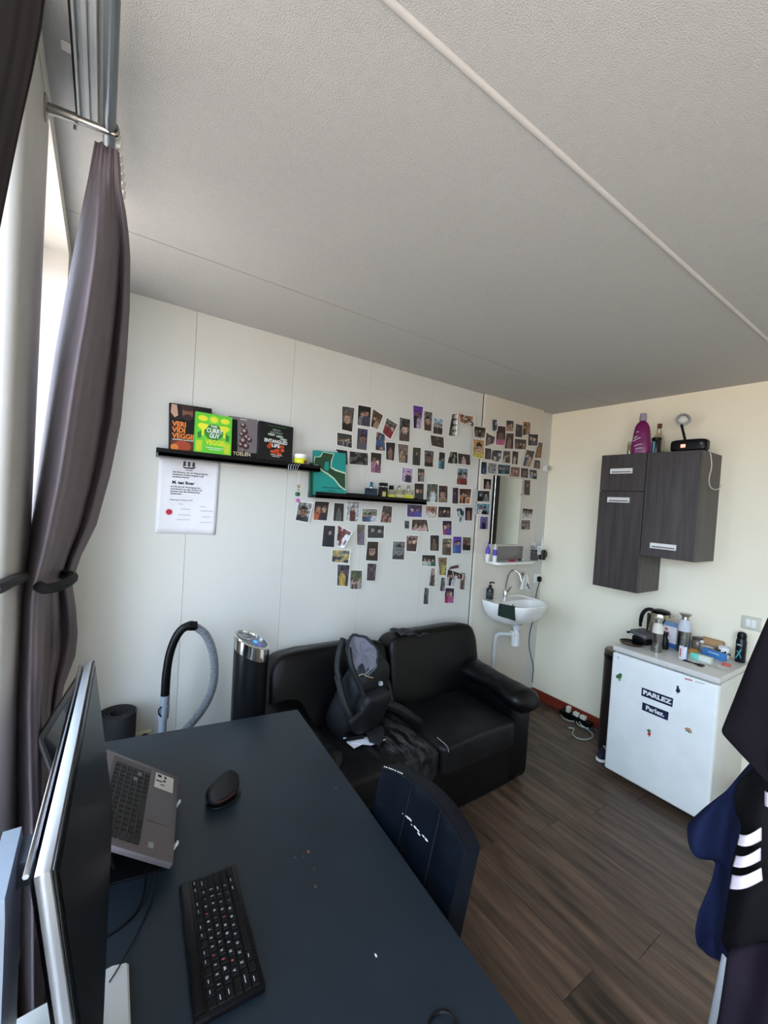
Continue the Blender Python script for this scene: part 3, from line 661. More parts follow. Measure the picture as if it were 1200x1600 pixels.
# teal books on the lower ledge
TEAL = mat('cover_teal', (30, 138, 130), .3)
t, P, wx, u, n, w_, h, R = book('hardback_book', 'dark green book behind the teal map book on the lower ledge', (484, 775), (536, 779), (484, 722), -.075, .1, .022, mat('cover_darkgreen', (16, 74, 54), .4))
t, P, wx, u, n, w_, h, R = book('hardback_book', 'teal book with green islands cover, left end of the lower ledge', (491, 775), (541, 777), (490, 702), -.1, .1, .02, TEAL, mat('spine_teal', (18, 96, 84), .4))
GR = mat('print_forest', (34, 66, 42), .5); FO = mat('print_foam', (188, 210, 178), .5)
isl = [[(0, .68), (.03, .84), (.2, .86), (.28, .97), (.6, .95), (.52, .80), (.5, .64), (.66, .58), (.97, .53), (.97, .18), (.82, .25), (.62, .42), (.42, .52), (.25, .58), (.12, .68)]]
flat('coast', FO, t, P, [(a, b_) for a, b_ in [(0, .65), (0, .85), (.18, .88), (.27, .985), (.63, .965), (.55, .80), (.53, .66), (.7, .61), (.985, .56), (.985, .15), (.8, .22), (.6, .39), (.4, .49), (.24, .55), (.1, .65)]], .0004)
flat('island', GR, t, P, isl[0], .0007)
flat('lagoon', TEAL, t, P, [(.3, .6), (.33, .76), (.44, .78), (.46, .62), (.4, .56)], .0009)
bars(t, P, [(.25, .42, .19, .016), (.44, .66, .19, .016), (.68, .86, .19, .016), (.4, .66, .12, .013)], mat('print_deepteal', (10, 60, 62), .5))
# perfumes
def bottle(label, u0, v0, u1, v1, y, body, cap, capw=.4, caph=.3, lab=None, liquid=None, nm='perfume_bottle'):
    a, b_ = at(u0, v0, 1, y), at(u1, v1, 1, y); w_ = abs(b_.x-a.x); h = b_.z-a.z; z = 1.721
    cx = (a.x+b_.x)/2; h = b_.z-z
    t = thing(nm, label, 'bottle', (cx, y, z), 'perfume bottles on the lower ledge')
    hb = h*(1-caph)
    MB().bx((cx-w_/2, y-.014, z), (cx+w_/2, y+.014, z+hb), bev=.004).add('flask', body, t)
    if liquid: MB().bx((cx-w_/2-.0004, y-.0144, z+.006), (cx+w_/2+.0004, y+.0144, z+hb*.55)).add('liquid', liquid, t, smooth=False)
    MB().cyl((cx, y, z+hb), (cx, y, z+hb+h*.06), w_*.16).add('collar', STEEL, t)
    MB().bx((cx-w_*capw/2, y-w_*capw/2*.8, z+hb+h*.05), (cx+w_*capw/2, y+w_*capw/2*.8, z+h), bev=.002).add('cap', cap, t)
    if lab: MB().bx((cx-w_*.22, y-.0155, z+hb*.2), (cx+w_*.22, y-.0145, z+hb*.62)).add('label_plate', lab, t, smooth=False)
CG = thin_glass('flask_glass', (.86, .84, .74), .16)
bottle('small dark blue perfume bottle with slim blue cap, leftmost perfume', 571, 774, 589, 754, -.09, mat('navy_glass', (14, 42, 58), .15), mat('cap_blue', (50, 110, 140), .2, .6), .2, .38)
bottle('black perfume bottle with gold label beside the blue one', 592, 776, 605, 755, -.09, mat('black_glass', (16, 13, 15), .15), BLACK, .8, .25, mat('label_gold', (190, 180, 110), .4))
bottle('yellow perfume bottle with black cap, third perfume from left', 606, 778, 616, 759, -.095, CG, BLACK, .6, .35, None, mat('liquid_yellow', (196, 190, 60), .2))
bottle('wide clear perfume bottle with pale liquid right of the yellow one', 617, 779, 630, 759, -.085, CG, STEEL, .25, .25, None, mat('liquid_pale', (196, 190, 140), .2))
bottle('clear perfume bottle with yellow liquid at the right end of the row', 631, 780, 645, 759, -.095, CG, STEEL, .25, .3, None, MAT['liquid_yellow'])
# ------------------------------------------------------------------ photo prints
SK = [(206, 150, 122), (180, 120, 92), (226, 172, 146), (150, 100, 78)]
HR = [(30, 22, 18), (64, 40, 26), (120, 84, 48), (20, 18, 20)]
def paint(kind, bgc, cols, asp, rnd, bw=0):
    """returns f(s,t)->rgb ; s across, t up"""
    npz = {'f': 1, '1': 1, '2': 2, '3': 3, 'g': 7, 'n': 0}[kind[0]]
    ppl = []
    for i in range(npz):
        if kind[0] == 'f': cx, cy, r = .5+rnd.uniform(-.04, .04), .52, .27
        elif kind[0] == '1': cx, cy, r = .5+rnd.uniform(-.1, .1), .66, .12
        elif kind[0] == '2': cx, cy, r = (.32, .68)[i]+rnd.uniform(-.04, .04), .6+rnd.uniform(-.05, .07), .15
        elif kind[0] == '3': cx, cy, r = (.2, .5, .8)[i], .58+rnd.uniform(-.06, .08), .12
        else: cx, cy, r = .1+.8*(i+.5)/7+rnd.uniform(-.05, .05), rnd.uniform(.3, .62), .08
        ppl.append((cx, cy, r, rnd.choice(SK), rnd.choice(HR), cols[i % len(cols)]))
    off = rnd.uniform(0, 99); gk = rnd.choice((.4, .5, 1.5)); b2 = [min(255, max(0, k*gk*rnd.uniform(.9, 1.1))) for k in bgc]
    def f(s, t):
        X = s*asp if asp > 1 else s; nz = mnoise.noise(Vector((s*5+off, t*6, off))); n2 = mnoise.noise(Vector((s*13+off, t*13, off+5)))
        k = .5+.9*nz; k = min(1, max(0, k)); c = [a*(1-k)+b_*k for a, b_ in zip(bgc, b2)]
        if kind[0] == 'n' and cols:
            q = mnoise.noise(Vector((s*3.3+off, t*3.3, off+9)))
            if q > .08: c = cols[0]
            elif len(cols) > 1 and q < -.18: c = cols[1]
        for cx, cy, r, sk, hr, tc_ in ppl:
            rx = r if asp <= 1 else r/asp*1.15; ry = r*1.25*(asp if asp < 1 else 1)
            dx, dy = (s-cx)/rx, (t-cy)/ry
            if t < cy-ry*.8 and abs(s-cx) < rx*(1.3+.9*min(1, (cy-ry*.8-t)/(ry*1.2))): c = tc_
            if dx*dx+dy*dy < 1.35 and t > cy-ry*.1: c = hr
            if dx*dx+(dy+.12)**2*1.1 < 1 and not (dy > .45): c = sk
            if kind[0] == 'f':
                if (abs(dy) < .13 and .2 < abs(dx) < .62): c = [z*.35 for z in sk]
                if abs(dy+.55) < .1 and abs(dx) < .35: c = [z*.5 for z in sk]
        c = [max(0, min(255, z*(1+.55*n2))) for z in c]
        g = .3*c[0]+.59*c[1]+.11*c[2]; c = [g+(z-g)*.72 for z in c]; c = [z*.86 for z in c]
        if bw: g = .3*c[0]+.59*c[1]+.11*c[2]; c = (g, g, g)
        return lin(c)+(1,)
    return f
CROP = {'A': (450, 620, 5.714), 'B': (640, 620, 5.4545), 'C': (490, 780, 4.615)}
placed = []
def photo(crop, quad, kind, bgc, cols, desc, curl=0, bw=0):
    ox, oy, sc = CROP[crop]; q = [tuple(float(k) for k in p.split(',')) for p in quad.split()]
    px = [(ox+a/sc, oy+b_/sc) for a, b_ in q]
    cx, cy = sum(p[0] for p in px)/4, sum(p[1] for p in px)/4
    rnd = random.Random(int(cx*31+cy*17))
    base = PY if cx > 738.5+(719-cy)*.065 else YP
    lo = (min(p[0] for p in px), min(p[1] for p in px)); hi = (max(p[0] for p in px), max(p[1] for p in px))
    lay = 0
    for l_, lo2, hi2, b2 in placed:
        if lo[0] < hi2[0]+2 and hi[0] > lo2[0]-2 and lo[1] < hi2[1]+2 and hi[1] > lo2[1]-2: lay = max(lay, l_+1)
    placed.append((lay, lo, hi, base))
    if base == YP and hi[0] > 735: y = PY-.0018-.0016*lay
    else: y = base-.0014-.0016*(lay % 7)
    pts = [at(a, b_, 1, y) for a, b_ in px]       # TL TR BR BL
    mid = sum(pts, Vector())/4; W_ = (pts[1]-pts[0]).length; H_ = (pts[0]-pts[3]).length; asp = W_/H_
    loc = Vector((mid.x, y, min(p.z for p in pts)))
    t = thing('photo_print', desc, 'photo', loc, 'photo prints stuck on the wall')
    cu = .05*curl
    def card(a, c_, off=0):
        p = pts[3].lerp(pts[2], a).lerp(pts[0].lerp(pts[1], a), c_); k = abs(cu)*max(0, ((a if cu > 0 else 1-a)-.35))**2*1.2
        return Vector((p.x, y-k-.0004*1-off-.002*(1-c_)**2*rnd0, p.z))
    rnd0 = rnd.uniform(0, 1)
    b = MB(); b.grid(lambda a, c_: card(a, c_), 7, 5); b.add('paper', mat('photo_paper', (232, 228, 222), .4), t, ang=3)
    f = paint(kind, bgc, cols, asp, rnd, bw)
    nu_, nv_ = (15, 21) if asp < 1 else (21, 15)
    m = MB(); e = .05; e2 = e*asp if asp < 1 else e
    m.grid(lambda a, c_: card(e+(1-2*e)*a, e2+(1-2*e2)*c_, .0004), nu_, nv_)
    lay_ = m.bm.loops.layers.float_color.new('Col')
    m.bm.verts.index_update()
    for fa in m.bm.faces:
        for lp_ in fa.loops:
            i = lp_.vert.index; s, tt = (i // nv_)/(nu_-1), (i % nv_)/(nv_-1); lp_[lay_] = f(s, tt)
    m.add('picture', PRINT, t, ang=3)
K, DB, BR, TN, GY, PU, BL, TL_, GN, RD, PK, OG, WH, YL, SKY = (22, 20, 24), (28, 36, 64), (84, 56, 42), (176, 140, 108), (128, 124, 126), (104, 62, 168), (54, 96, 160), (46, 120, 134), (60, 88, 44), (168, 44, 40), (222, 120, 158), (204, 104, 44), (226, 222, 218), (216, 184, 50), (152, 190, 214)
ph = photo
ph('A', '478,75 600,95 575,322 475,298', 'f', (120, 114, 116), [(52, 30, 32)], 'face in round white goggles, top left photo of the whole display')
ph('A', '622,65 748,88 735,278 612,258', '2', K, [GY, (70, 70, 90)], 'two pink-lit faces on black, second photo in the top row')
ph('A', '755,100 855,165 800,298 735,270', '2', BR, [(60, 40, 34), TN], 'tilted brown photo overlapping the pink-lit pair in the top row')
ph('A', '618,272 718,288 705,485 605,470', 'f', (92, 88, 132), [(96, 92, 104)], 'person in a pale hat, photo right below the pink-lit pair')
ph('A', '785,305 868,330 870,490 775,480', 'n', (44, 40, 46), [BL, TN], 'blue and brown photo tucked under the strongly tilted red group photo')
ph('A', '880,178 978,245 905,388 838,320', '3', (90, 92, 84), [RD, (130, 40, 60)], 'strongly tilted photo of a group in red above the perfume shelf', .5)
ph('A', '993,175 1095,198 1088,408 985,398', 'f', GY, [(90, 70, 70)], 'large blond face on grey, right of the tilted red group photo')
ph('A', '432,312 577,335 575,465 432,435', 'g', (92, 84, 80), [(50, 46, 48), GY], 'small landscape group photo above the teal book', 0)
ph('A', '870,400 962,405 948,578 872,565', '1', (40, 34, 36), [(140, 104, 84)], 'dark photo with brown trousers under the tilted red group photo')
ph('A', '975,412 1080,425 1070,600 988,592', 'g', (100, 84, 74), [(70, 60, 56), TN], 'brown crowd photo directly below the large blond face')
ph('A', '415,460 535,478 530,612 515,612', 'n', K, [(40, 40, 46)], 'black photo mostly hidden behind the top of the teal book')
ph('A', '540,478 722,500 722,620 538,605', 'n', (34, 34, 38), [(92, 94, 100), K], 'dark landscape photo of grey shapes right of the teal book', 0, 1)
ph('A', '735,488 840,502 830,690 733,680', '2', (36, 22, 36), [(196, 110, 150), (150, 80, 110)], 'people in pink on a dark ground, above the blue perfume bottle')
ph('A', '1018,622 1120,640 1110,775 1008,765', '1', (150, 120, 180), [DB], 'lone figure in dark blue on lilac, directly above the clear perfumes')
ph('A', '90,930 222,945 175,1128 60,1105', 'f', (206, 196, 196), [(40, 44, 62)], 'smiling man on a pale ground, leftmost photo under the bead charm', .4)
ph('A', '235,925 375,932 350,1112 218,1105', '2', (44, 22, 34), [(206, 90, 52), (60, 30, 60)], 'dark photo with orange person, second in the row under the shelf')
ph('A', '410,942 505,950 498,1118 397,1112', '1', (46, 46, 48), [(100, 100, 100)], 'narrow grey-toned photo, third in the row under the shelf', 0, 1)
ph('A', '520,925 645,932 628,1122 515,1115', '1', (160, 156, 166), [(120, 40, 44)], 'dark-haired person in red on grey, fourth in the row under the shelf')
ph('A', '655,992 803,998 800,1125 652,1120', '3', (120, 116, 110), [(60, 70, 110), BL, (214, 214, 220)], 'landscape photo of three people in blue and white below the shelf')
ph('A', '845,965 930,975 920,1130 815,1125', 'g', (110, 84, 76), [(170, 110, 104), BR], 'brown-pink photo at the right end of the row under the perfumes', .3)
ph('A', '1058,955 1205,962 1198,1080 1055,1075', '2', (60, 42, 110), [PU, (90, 80, 200)], 'purple-blue landscape party photo under the right end of the shelf')
ph('A', '1038,1102 1085,1105 1082,1180 1036,1178', '1', GY, [(60, 60, 60)], 'tiny black-and-white portrait left of the wide crowd photo', 0, 1)
ph('B', '15,1040 148,1042 165,1155 8,1145', 'g', (96, 72, 62), [(220, 170, 156), (196, 146, 130), (230, 190, 180)], 'wide crowd photo in pale pink tones below the purple party photo', .3)
ph('A', '315,1140 427,1148 415,1350 295,1340', '1', (30, 34, 50), [(26, 32, 52)], 'white-haired man in navy, left photo of the second row under the shelf')
ph('A', '440,1135 560,1205 480,1345 430,1330', 'n', (84, 74, 96), [(150, 50, 40), WH], 'curled photo with red corner peeling beside the man in navy', 1)
ph('A', '612,1135 690,1138 682,1330 612,1325', '1', (96, 84, 76), [(130, 110, 150)], 'narrow colourful portrait left of the two grey faces')
ph('A', '705,1140 865,1145 860,1268 702,1265', '2', (90, 86, 84), [(60, 58, 58)], 'black-and-white landscape close-up of two faces', 0, 1)
ph('C', '130,362 265,365 248,465 125,455', 'n', (150, 148, 156), [(190, 160, 70), (60, 58, 60)], 'grey landscape photo with a yellow spot, left of lower columns', .4)
ph('C', '385,300 468,302 462,450 370,445', 'f', (70, 34, 20), [(40, 24, 20)], 'orange-lit close-up of a face with dark jacket, left lower cluster', .2)
ph('C', '168,465 262,470 245,632 165,628', '1', (110, 106, 116), [(206, 160, 50)], 'person in yellow on grey, lowest photo in the far left column', .3)
ph('C', '265,508 355,510 348,655 255,652', 'g', (64, 78, 52), [(170, 160, 156), BR, (120, 52, 40)], 'green and brown outdoor photo, bottom of the left cluster')
ph('C', '385,458 458,462 445,592 378,590', '1', (104, 92, 100), [(70, 54, 66)], 'mauve-grey figure photo beneath the orange-lit face')
ph('C', '568,298 665,300 655,442 560,438', 'f', (100, 106, 116), [(50, 54, 62)], 'blue-grey toned smiling man close-up, centre of the lower rows', 0, 1)
ph('C', '665,255 755,258 735,382 665,378', '2', (190, 150, 136), [(90, 44, 36), (70, 40, 34)], 'red-brown couple photo touching the smiling grey man', .3)
ph('C', '838,255 908,256 905,378 836,376', '1', (46, 40, 40), [(120, 84, 60)], 'dark brown portrait, left of the beige photo in the lower rows')
ph('C', '778,398 882,400 886,488 776,485', '3', (48, 40, 38), [(196, 196, 190), (170, 180, 170), (40, 110, 80)], 'three people in white and green, landscape, lower right cluster')
ph('C', '893,415 963,416 950,555 905,550', '1', (120, 84, 56), [(186, 170, 50)], 'person in yellow dress on brown, lower right cluster', .3)
ph('C', '925,150 998,152 995,265 928,262', '2', (48, 26, 66), [(190, 60, 90), PU], 'purple-red party portrait above the beige horse-coloured photo')
ph('C', '925,278 995,278 990,410 922,405', '2', (196, 170, 136), [(110, 90, 70), BR], 'beige photo left of the violet couple', .2)
ph('C', '1003,265 1068,266 1065,395 997,395', '2', (84, 50, 150), [(50, 140, 190), (70, 90, 190)], 'violet and blue couple, second photo from the panel joint')
ph('C', '1072,268 1137,270 1132,375 1070,372', '3', (96, 78, 48), [K, (50, 36, 30)], 'dark figures on brown-yellow, right against the panel joint, below')
ph('C', '850,495 876,497 870,628 828,625', '1', (120, 104, 98), [(66, 50, 52)], 'narrow curled brown strip photo below the people in white and green', .6)
ph('C', '800,635 826,640 818,758 788,756', '1', (110, 110, 108), [(56, 54, 54)], 'narrow grey strip photo, lowest of all on the wall', .6)
ph('C', '920,562 947,565 940,665 908,663', '1', (130, 120, 118), [(70, 66, 66)], 'small narrow grey photo below the yellow dress', .5)
ph('C', '965,500 1035,520 1020,632 950,625', '3', (34, 32, 38), [(210, 206, 204), K], 'black and white clad group, overlapped photo above the red-purple one')
ph('C', '1000,512 1075,540 1066,580 1010,572', '2', (40, 34, 36), [WH, (150, 60, 60)], 'tilted landscape photo lying over the black and white group', .4)
ph('C', '970,510 985,482 1040,470 1050,496', 'n', (160, 90, 90), [(120, 60, 70)], 'small red-pink curled strip at the top of the overlapping bundle', .5)
ph('C', '1060,525 1092,530 1082,655 1050,650', '1', (110, 88, 76), [BR], 'narrow brown photo right of the overlapping bundle', .5)
ph('C', '945,635 1017,638 1010,755 940,752', '2', (86, 34, 110), [(206, 40, 70), (220, 90, 150)], 'red and purple party photo, bottom of the right cluster')
ph('B', '25,65 120,82 95,282 30,272', '2', (92, 40, 150), [(40, 24, 70), (180, 150, 190)], 'bright purple party photo, tallest in the top middle')
ph('B', '120,115 198,130 185,300 120,290', 'f', (150, 140, 142), [(96, 60, 46)], 'long close-up face right of the bright purple photo')
ph('B', '205,170 290,185 280,330 195,318', '3', (120, 160, 200), [(50, 46, 50), (90, 80, 80)], 'group under blue sky, right of the long close-up face')
ph('B', '362,145 393,148 380,338 328,330', 'n', (40, 34, 34), [(90, 80, 70)], 'dark triangular curled photo in the top row', .9)
ph('B', '412,138 545,168 543,265 430,215', 'n', (96, 64, 44), [OG, (200, 190, 180)], 'curled brown photo with orange, top row centre', .5)
ph('B', '172,322 290,340 292,445 180,418', 'n', (46, 38, 34), [(96, 76, 60)], 'dark brown landscape photo below the blue sky group', .3)
ph('B', '122,448 212,458 200,605 120,598', 'f', (130, 116, 116), [K], 'dark-haired man close-up, left of the teal narrow photo')
ph('B', '250,465 305,475 298,622 240,615', '2', (20, 52, 64), [(60, 150, 170), (30, 90, 110)], 'narrow dark teal photo right of the man close-up')
ph('B', '25,425 100,432 92,592 18,585', '1', (66, 80, 50), [(40, 44, 44)], 'blond person on green, left of the man close-up')
ph('B', '345,462 402,470 408,575 315,570', 'n', (50, 62, 34), [(130, 140, 110), K], 'slanted green garden photo in the middle right', .4)
ph('B', '405,475 520,490 523,588 408,575', '1', (50, 40, 40), [(200, 160, 150)], 'dark landscape photo of a woman right of the green garden photo')
ph('B', '67,605 130,612 125,730 65,725', '2', (96, 82, 62), [BR, GY], 'small brown photo just above the dark couple at the shelf end')
ph('B', '405,600 503,608 492,760 395,752', '2', (160, 190, 216), [(180, 60, 44), (150, 50, 40)], 'two sunburnt people against pale blue sky, left of panel joint')
ph('B', '37,732 125,735 120,905 35,900', '2', (40, 34, 36), [(52, 52, 60), (44, 44, 50)], 'dark couple photo standing at the right end of the shelf')
ph('B', '145,735 242,738 238,905 135,898', '1', (120, 130, 100), [(210, 218, 226)], 'person in white shirt, right of the dark couple photo', .2)
ph('B', '245,750 328,755 325,908 240,905', 'f', (110, 76, 60), [(150, 120, 90)], 'long-haired woman in brown tones, right of the white shirt photo')
ph('B', '365,770 418,772 413,915 360,912', '1', (60, 40, 58), [(80, 50, 80)], 'narrow dark plum photo left of the orange-brown people')
ph('B', '420,775 522,778 505,918 418,915', 'g', (120, 60, 30), [OG, K, (200, 140, 80)], 'orange-brown people photo with white curled edge near the joint', .6)
ph('B', '132,925 235,930 225,1042 140,1035', '2', (150, 96, 70), [WH, (226, 210, 200)], 'people in white on orange-brown, right of the purple landscape photo', .3)
ph('B', '240,930 355,935 352,1035 235,1032', '3', (36, 32, 36), [(80, 66, 66), (60, 50, 60)], 'dark landscape group photo right of the people in white')
ph('B', '395,950 460,940 468,1060 425,1075', 'n', (40, 82, 94), [(30, 60, 72), WH], 'tilted teal photo left of the brown portrait near the joint', .3)
ph('B', '470,938 540,940 532,1060 468,1058', '1', (60, 44, 42), [(150, 96, 76)], 'brown portrait against the panel joint beside the tilted teal photo')
ph('B', '545,245 655,262 640,355 550,345', '3', (36, 32, 34), [(110, 90, 70), K], 'dark landscape photo at the top left of the mirror group')
ph('B', '650,295 720,345 705,400 640,430', '1', (66, 52, 56), [(140, 100, 100)], 'slanted curled dark photo between yellow and pink portraits', .7)
ph('B', '540,352 640,365 635,530 532,522', 'f', (176, 124, 50), [(206, 196, 40)], 'smiling woman on yellow-orange ground, above the mirror at left')
ph('B', '640,430 700,440 695,540 635,535', 'n', (56, 44, 44), [(110, 80, 70)], 'dark brown photo right of the smiling woman')
ph('B', '740,240 822,250 820,420 728,415', 'f', (50, 14, 24), [(214, 90, 140)], 'pink-red lit bearded man, largest above the mirror')
ph('B', '822,195 888,200 885,300 820,297', '2', (60, 40, 36), [(190, 110, 100), TN], 'small red-brown pair photo, upper right of the pink-lit man')
ph('B', '705,188 738,195 730,295 703,292', 'n', (60, 72, 84), [(130, 150, 160)], 'tiny slate-blue curled photo above the pink-lit man', .8)
ph('B', '822,305 885,308 880,450 805,445', '1', (52, 38, 38), [(150, 110, 100)], 'dark portrait right of the pink-lit man', .3)
ph('B', '905,225 960,240 955,350 895,345', '1', (80, 76, 90), [(50, 44, 50)], 'grey-violet curled photo left of the tan portrait at top right', .3)
ph('B', '962,205 1035,212 1028,325 958,335', '2', (140, 90, 44), [(60, 40, 30), TN], 'tan-brown portrait, highest photo near the room corner')
ph('B', '892,352 1000,362 995,455 888,448', '3', (52, 40, 34), [(150, 96, 66), K], 'landscape dim restaurant photo with wide white edge near corner')
ph('B', '1010,310 1090,318 1083,425 1003,420', '2', (70, 62, 62), [K, (90, 86, 96)], 'couple in dark suits with curled white edge near the corner', .5)
ph('B', '1095,385 1130,390 1112,528 1060,520', '1', (110, 70, 44), [(170, 110, 60)], 'narrow orange-brown photo, rightmost column by the corner', .4)
ph('B', '700,445 790,455 765,570 690,540', 'n', (120, 118, 116), [(190, 188, 184), (60, 58, 58)], 'pale grey curled photo below the pink-lit man', .5, 1)
ph('B', '795,455 863,458 857,572 788,565', '2', (84, 70, 62), [(200, 190, 196), BR], 'brown photo with two pale figures above the mirror centre')
ph('B', '875,458 930,465 920,582 868,577', '1', (50, 40, 40), [(210, 170, 160)], 'dark photo with a pink figure above the mirror right')
ph('B', '995,445 1060,460 1020,610 960,590', '2', (120, 110, 100), [(60, 80, 120), TN], 'slanted photo with blue and tan figures near the corner', .6)
ph('B', '1065,532 1115,540 1112,622 1052,612', '1', (70, 56, 56), [(160, 90, 90)], 'small dim red portrait, right end above the suits pair')
ph('B', '610,550 660,555 655,665 603,660', 'n', (36, 62, 104), [(60, 96, 150)], 'narrow deep blue photo right of the panel joint')
ph('B', '665,555 745,565 740,662 662,655', 'g', (120, 116, 114), [(180, 176, 172), GY], 'black-and-white crowd photo beside the narrow deep blue one', 0, 1)
ph('B', '747,570 860,580 852,665 745,660', '3', (70, 130, 150), [(40, 60, 70), TL_], 'turquoise group photo touching the top left of the mirror', .2)
ph('B', '858,590 945,597 940,688 840,680', '2', (130, 84, 74), [(180, 110, 90), (150, 90, 80)], 'rosy brown faces photo touching the top centre of mirror')
ph('B', '945,600 1015,607 1010,698 942,690', 'f', (96, 56, 42), [BR], 'reddish brown face photo touching the top right of mirror')
ph('B', '1020,615 1087,622 1087,708 1015,700', '2', (34, 44, 60), [(120, 150, 180), K], 'dark blue photo right of the row touching the mirror top')
ph('B', '628,692 700,700 692,795 625,790', '1', (34, 28, 30), [(170, 120, 110)], 'dark portrait, highest beside the left edge of the mirror')
ph('B', '575,795 685,798 683,900 568,895', '2', (60, 62, 64), [(20, 20, 20), GY], 'black-and-white landscape pair left of the mirror', 0, 1)
ph('B', '570,905 688,908 680,1010 560,1003', '2', (70, 130, 150), [(220, 216, 210), (24, 26, 34)], 'couple in white and dark on teal, left of the mirror')
ph('B', '600,1015 672,1018 665,1135 590,1132', '1', (96, 90, 150), [(30, 24, 60)], 'violet-blue photo, lowest beside the left edge of the mirror')
ph('B', '975,705 1032,707 1025,845 968,840', '1', (120, 78, 56), [(80, 60, 52)], 'tall brown photo at upper right side of the mirror')
ph('B', '960,945 1057,955 1040,1042 955,1040', '3', (90, 74, 68), [(214, 206, 202), (190, 180, 176)], 'group in white shirts right of the mirror')
ph('B', '950,1045 1033,1048 1028,1138 945,1135', '2', (96, 84, 78), [(70, 60, 56), GY], 'dull brown pair photo directly below the white shirts group')
# ================================================================== mirror, glass shelf and wash stand
mz0, mz1 = 1.42, 1.975; mx0, mx1 = at(774.5, 745, 1, PY-.024).x, at(816, 748, 1, PY-.024).x
t = thing('mirror', 'tall frameless wall mirror with dark left side above the washbasin', 'mirror', (-.55, PY, mz0))
MB().bx((mx0, PY-.022, mz0), (mx1, PY-.0005, mz1), bev=.001).add('backing_box', mat('mirror_side', (30, 26, 24), .8), t)
MB().bx((mx0+.001, PY-.026, mz0+.001), (mx1-.001, PY-.0225, mz1-.001), bev=.0006, seg=1).add('mirror_glass', MIRR, t)
for z in (1.84,): MB().bx((mx1-.008, PY-.03, z-.006), (mx1+.004, PY-.02, z+.006), bev=.001).add('clip', STEEL, t)
shz = 1.285
t = thing('bathroom_shelf', 'white rounded ceramic shelf under the mirror', 'shelf', (-.53, PY, shz-.02))
pts = []
xa, xb, dp = -.79, -.29, .125
for i in range(9): a = PI+PI/2*i/8; pts.append((xa+.05+.05*math.cos(a), PY-dp+.05+.05*math.sin(a)*1.0, shz-.018))
for i in range(9): a = 1.5*PI+PI/2*i/8; pts.append((xb-.05+.05*math.cos(a), PY-dp+.05+.05*math.sin(a), shz-.018))
pts = [(xa, PY-.0005, shz-.018)]+pts+[(xb, PY-.0005, shz-.018)]
MB().prism(pts, (0, 0, .018), bev=.004).add('shelf_board', CERAM, t)
MB().bx((xa+.13, PY-.010, shz), (xb-.05, PY-.0005, shz+.115), bev=.002).add('splash_plate', mat('plate_grey', (128, 124, 118), .4), t)
def on_shelf(u, v): return at(u, v, 2, shz)
for lab, uu, vv, in (('violet-capped white tube bottle, left of the two on the bathroom shelf', 762, 869), ('violet bottle with white lower half, right of the two on the shelf', 773, 871)):
    c = at(uu, vv-2, 1, PY-.045 if uu < 770 else PY-.06); c = Vector((c.x, c.y, shz))
    t = thing('pump_bottle', lab, 'bottle', c, 'violet bottles on the bathroom shelf')
    k = .062 if uu == 762 else .05
    MB().lathe(c, [(.016, 0), (.018, .003), (.018, k)], 20).add('lower_body', WPR, t)
    MB().lathe(c+Vector((0, 0, k)), [(.018, 0), (.018, .035), (.013, .048)], 20).add('upper_body', mat('violet_plastic', (82, 66, 168), .35), t)
    MB().lathe(c+Vector((0, 0, k+.048)), [(.010, 0), (.010, .012), (.005, .014), (.004, .04), (.002, .05)], 14).add('nozzle', MAT['violet_plastic'] if uu == 762 else WPR, t)
c = on_shelf(771, 872); o = MB().bx((c.x-.02, PY-.085, shz+.0002), (c.x+.045, PY-.066, shz+.016), bev=.004).add('soap_box', mat('crimson', (150, 32, 48), .5)); tag(o, 'small crimson box lying in front of the violet bottles', 'box')
def mug(lab, uu, vv, m_, dots=False, handle=True, r=.035, h_=.085):
    c = on_shelf(uu, vv); c = Vector((c.x, PY-.055 if dots else PY-.045, shz))
    t = thing('mug', lab, 'mug', c, 'mugs on the bathroom shelf')
    MB().lathe(c, [(r*.9, 0), (r, .004), (r, h_), (r-.004, h_), (r-.004, .01), (.002, .008)], 28, cap=False).add('cup', m_, t)
    if handle: MB().tube([c+Vector((r-.002, -.004, h_*.85)), c+Vector((r+.02, -.006, h_*.85)), c+Vector((r+.03, -.008, h_*.5)), c+Vector((r+.018, -.006, h_*.18)), c+Vector((r-.002, -.004, h_*.2))], .0045, 8, smooth=2).add('handle', m_, t)
    if dots:
        b = MB()
        for i in range(16):
            for j in range(5):
                a = 2*PI*(i+.5*(j % 2))/16; p = c+Vector((math.cos(a)*r, math.sin(a)*r, .012+j*.015)); b.sup(p, (.006, .006, .006), 1, nu=6, nv=4)
        q = b.add('white_dots', WPR, t); q['kind'] = 'stuff'
    return c
cu1 = mug('black mug with white dots holding toothbrushes on the bathroom shelf', 812, 871, BLACK, True, False)
cu2 = mug('plain dark mug with handle at the right end of the bathroom shelf', 822, 870, mat('mug_dark', (28, 28, 30), .4), False, True)
for i, (dx, dy, nm_, col, lab) in enumerate(((-.014, -.006, 'toothbrush', (70, 120, 170), 'blue-handled toothbrush leaning left in the dotted mug'), (-.004, .008, 'toothbrush', (200, 110, 110), 'pink toothbrush in the dotted mug'), (-.018, .010, 'toothbrush', (90, 90, 100), 'grey toothbrush furthest left in the dotted mug'))):
    a = cu1+Vector((dx*.3, dy, .012)); b_ = cu1+Vector((dx*2.2, dy*1.3, .145)); m_ = mat('brush_%d' % i, col, .4)
    t = thing(nm_, lab, 'toothbrush', a, 'toothbrushes in the dotted mug')
    MB().tube([a, a.lerp(b_, .6), b_], [.003, .0042, .003], 8).add('handle', m_, t); d = (b_-a).normalized()
    MB().box(b_-d*.008+Vector((0, -.006, 0)), (.008, .009, .022), None, .001).add('bristles', WPR, t)
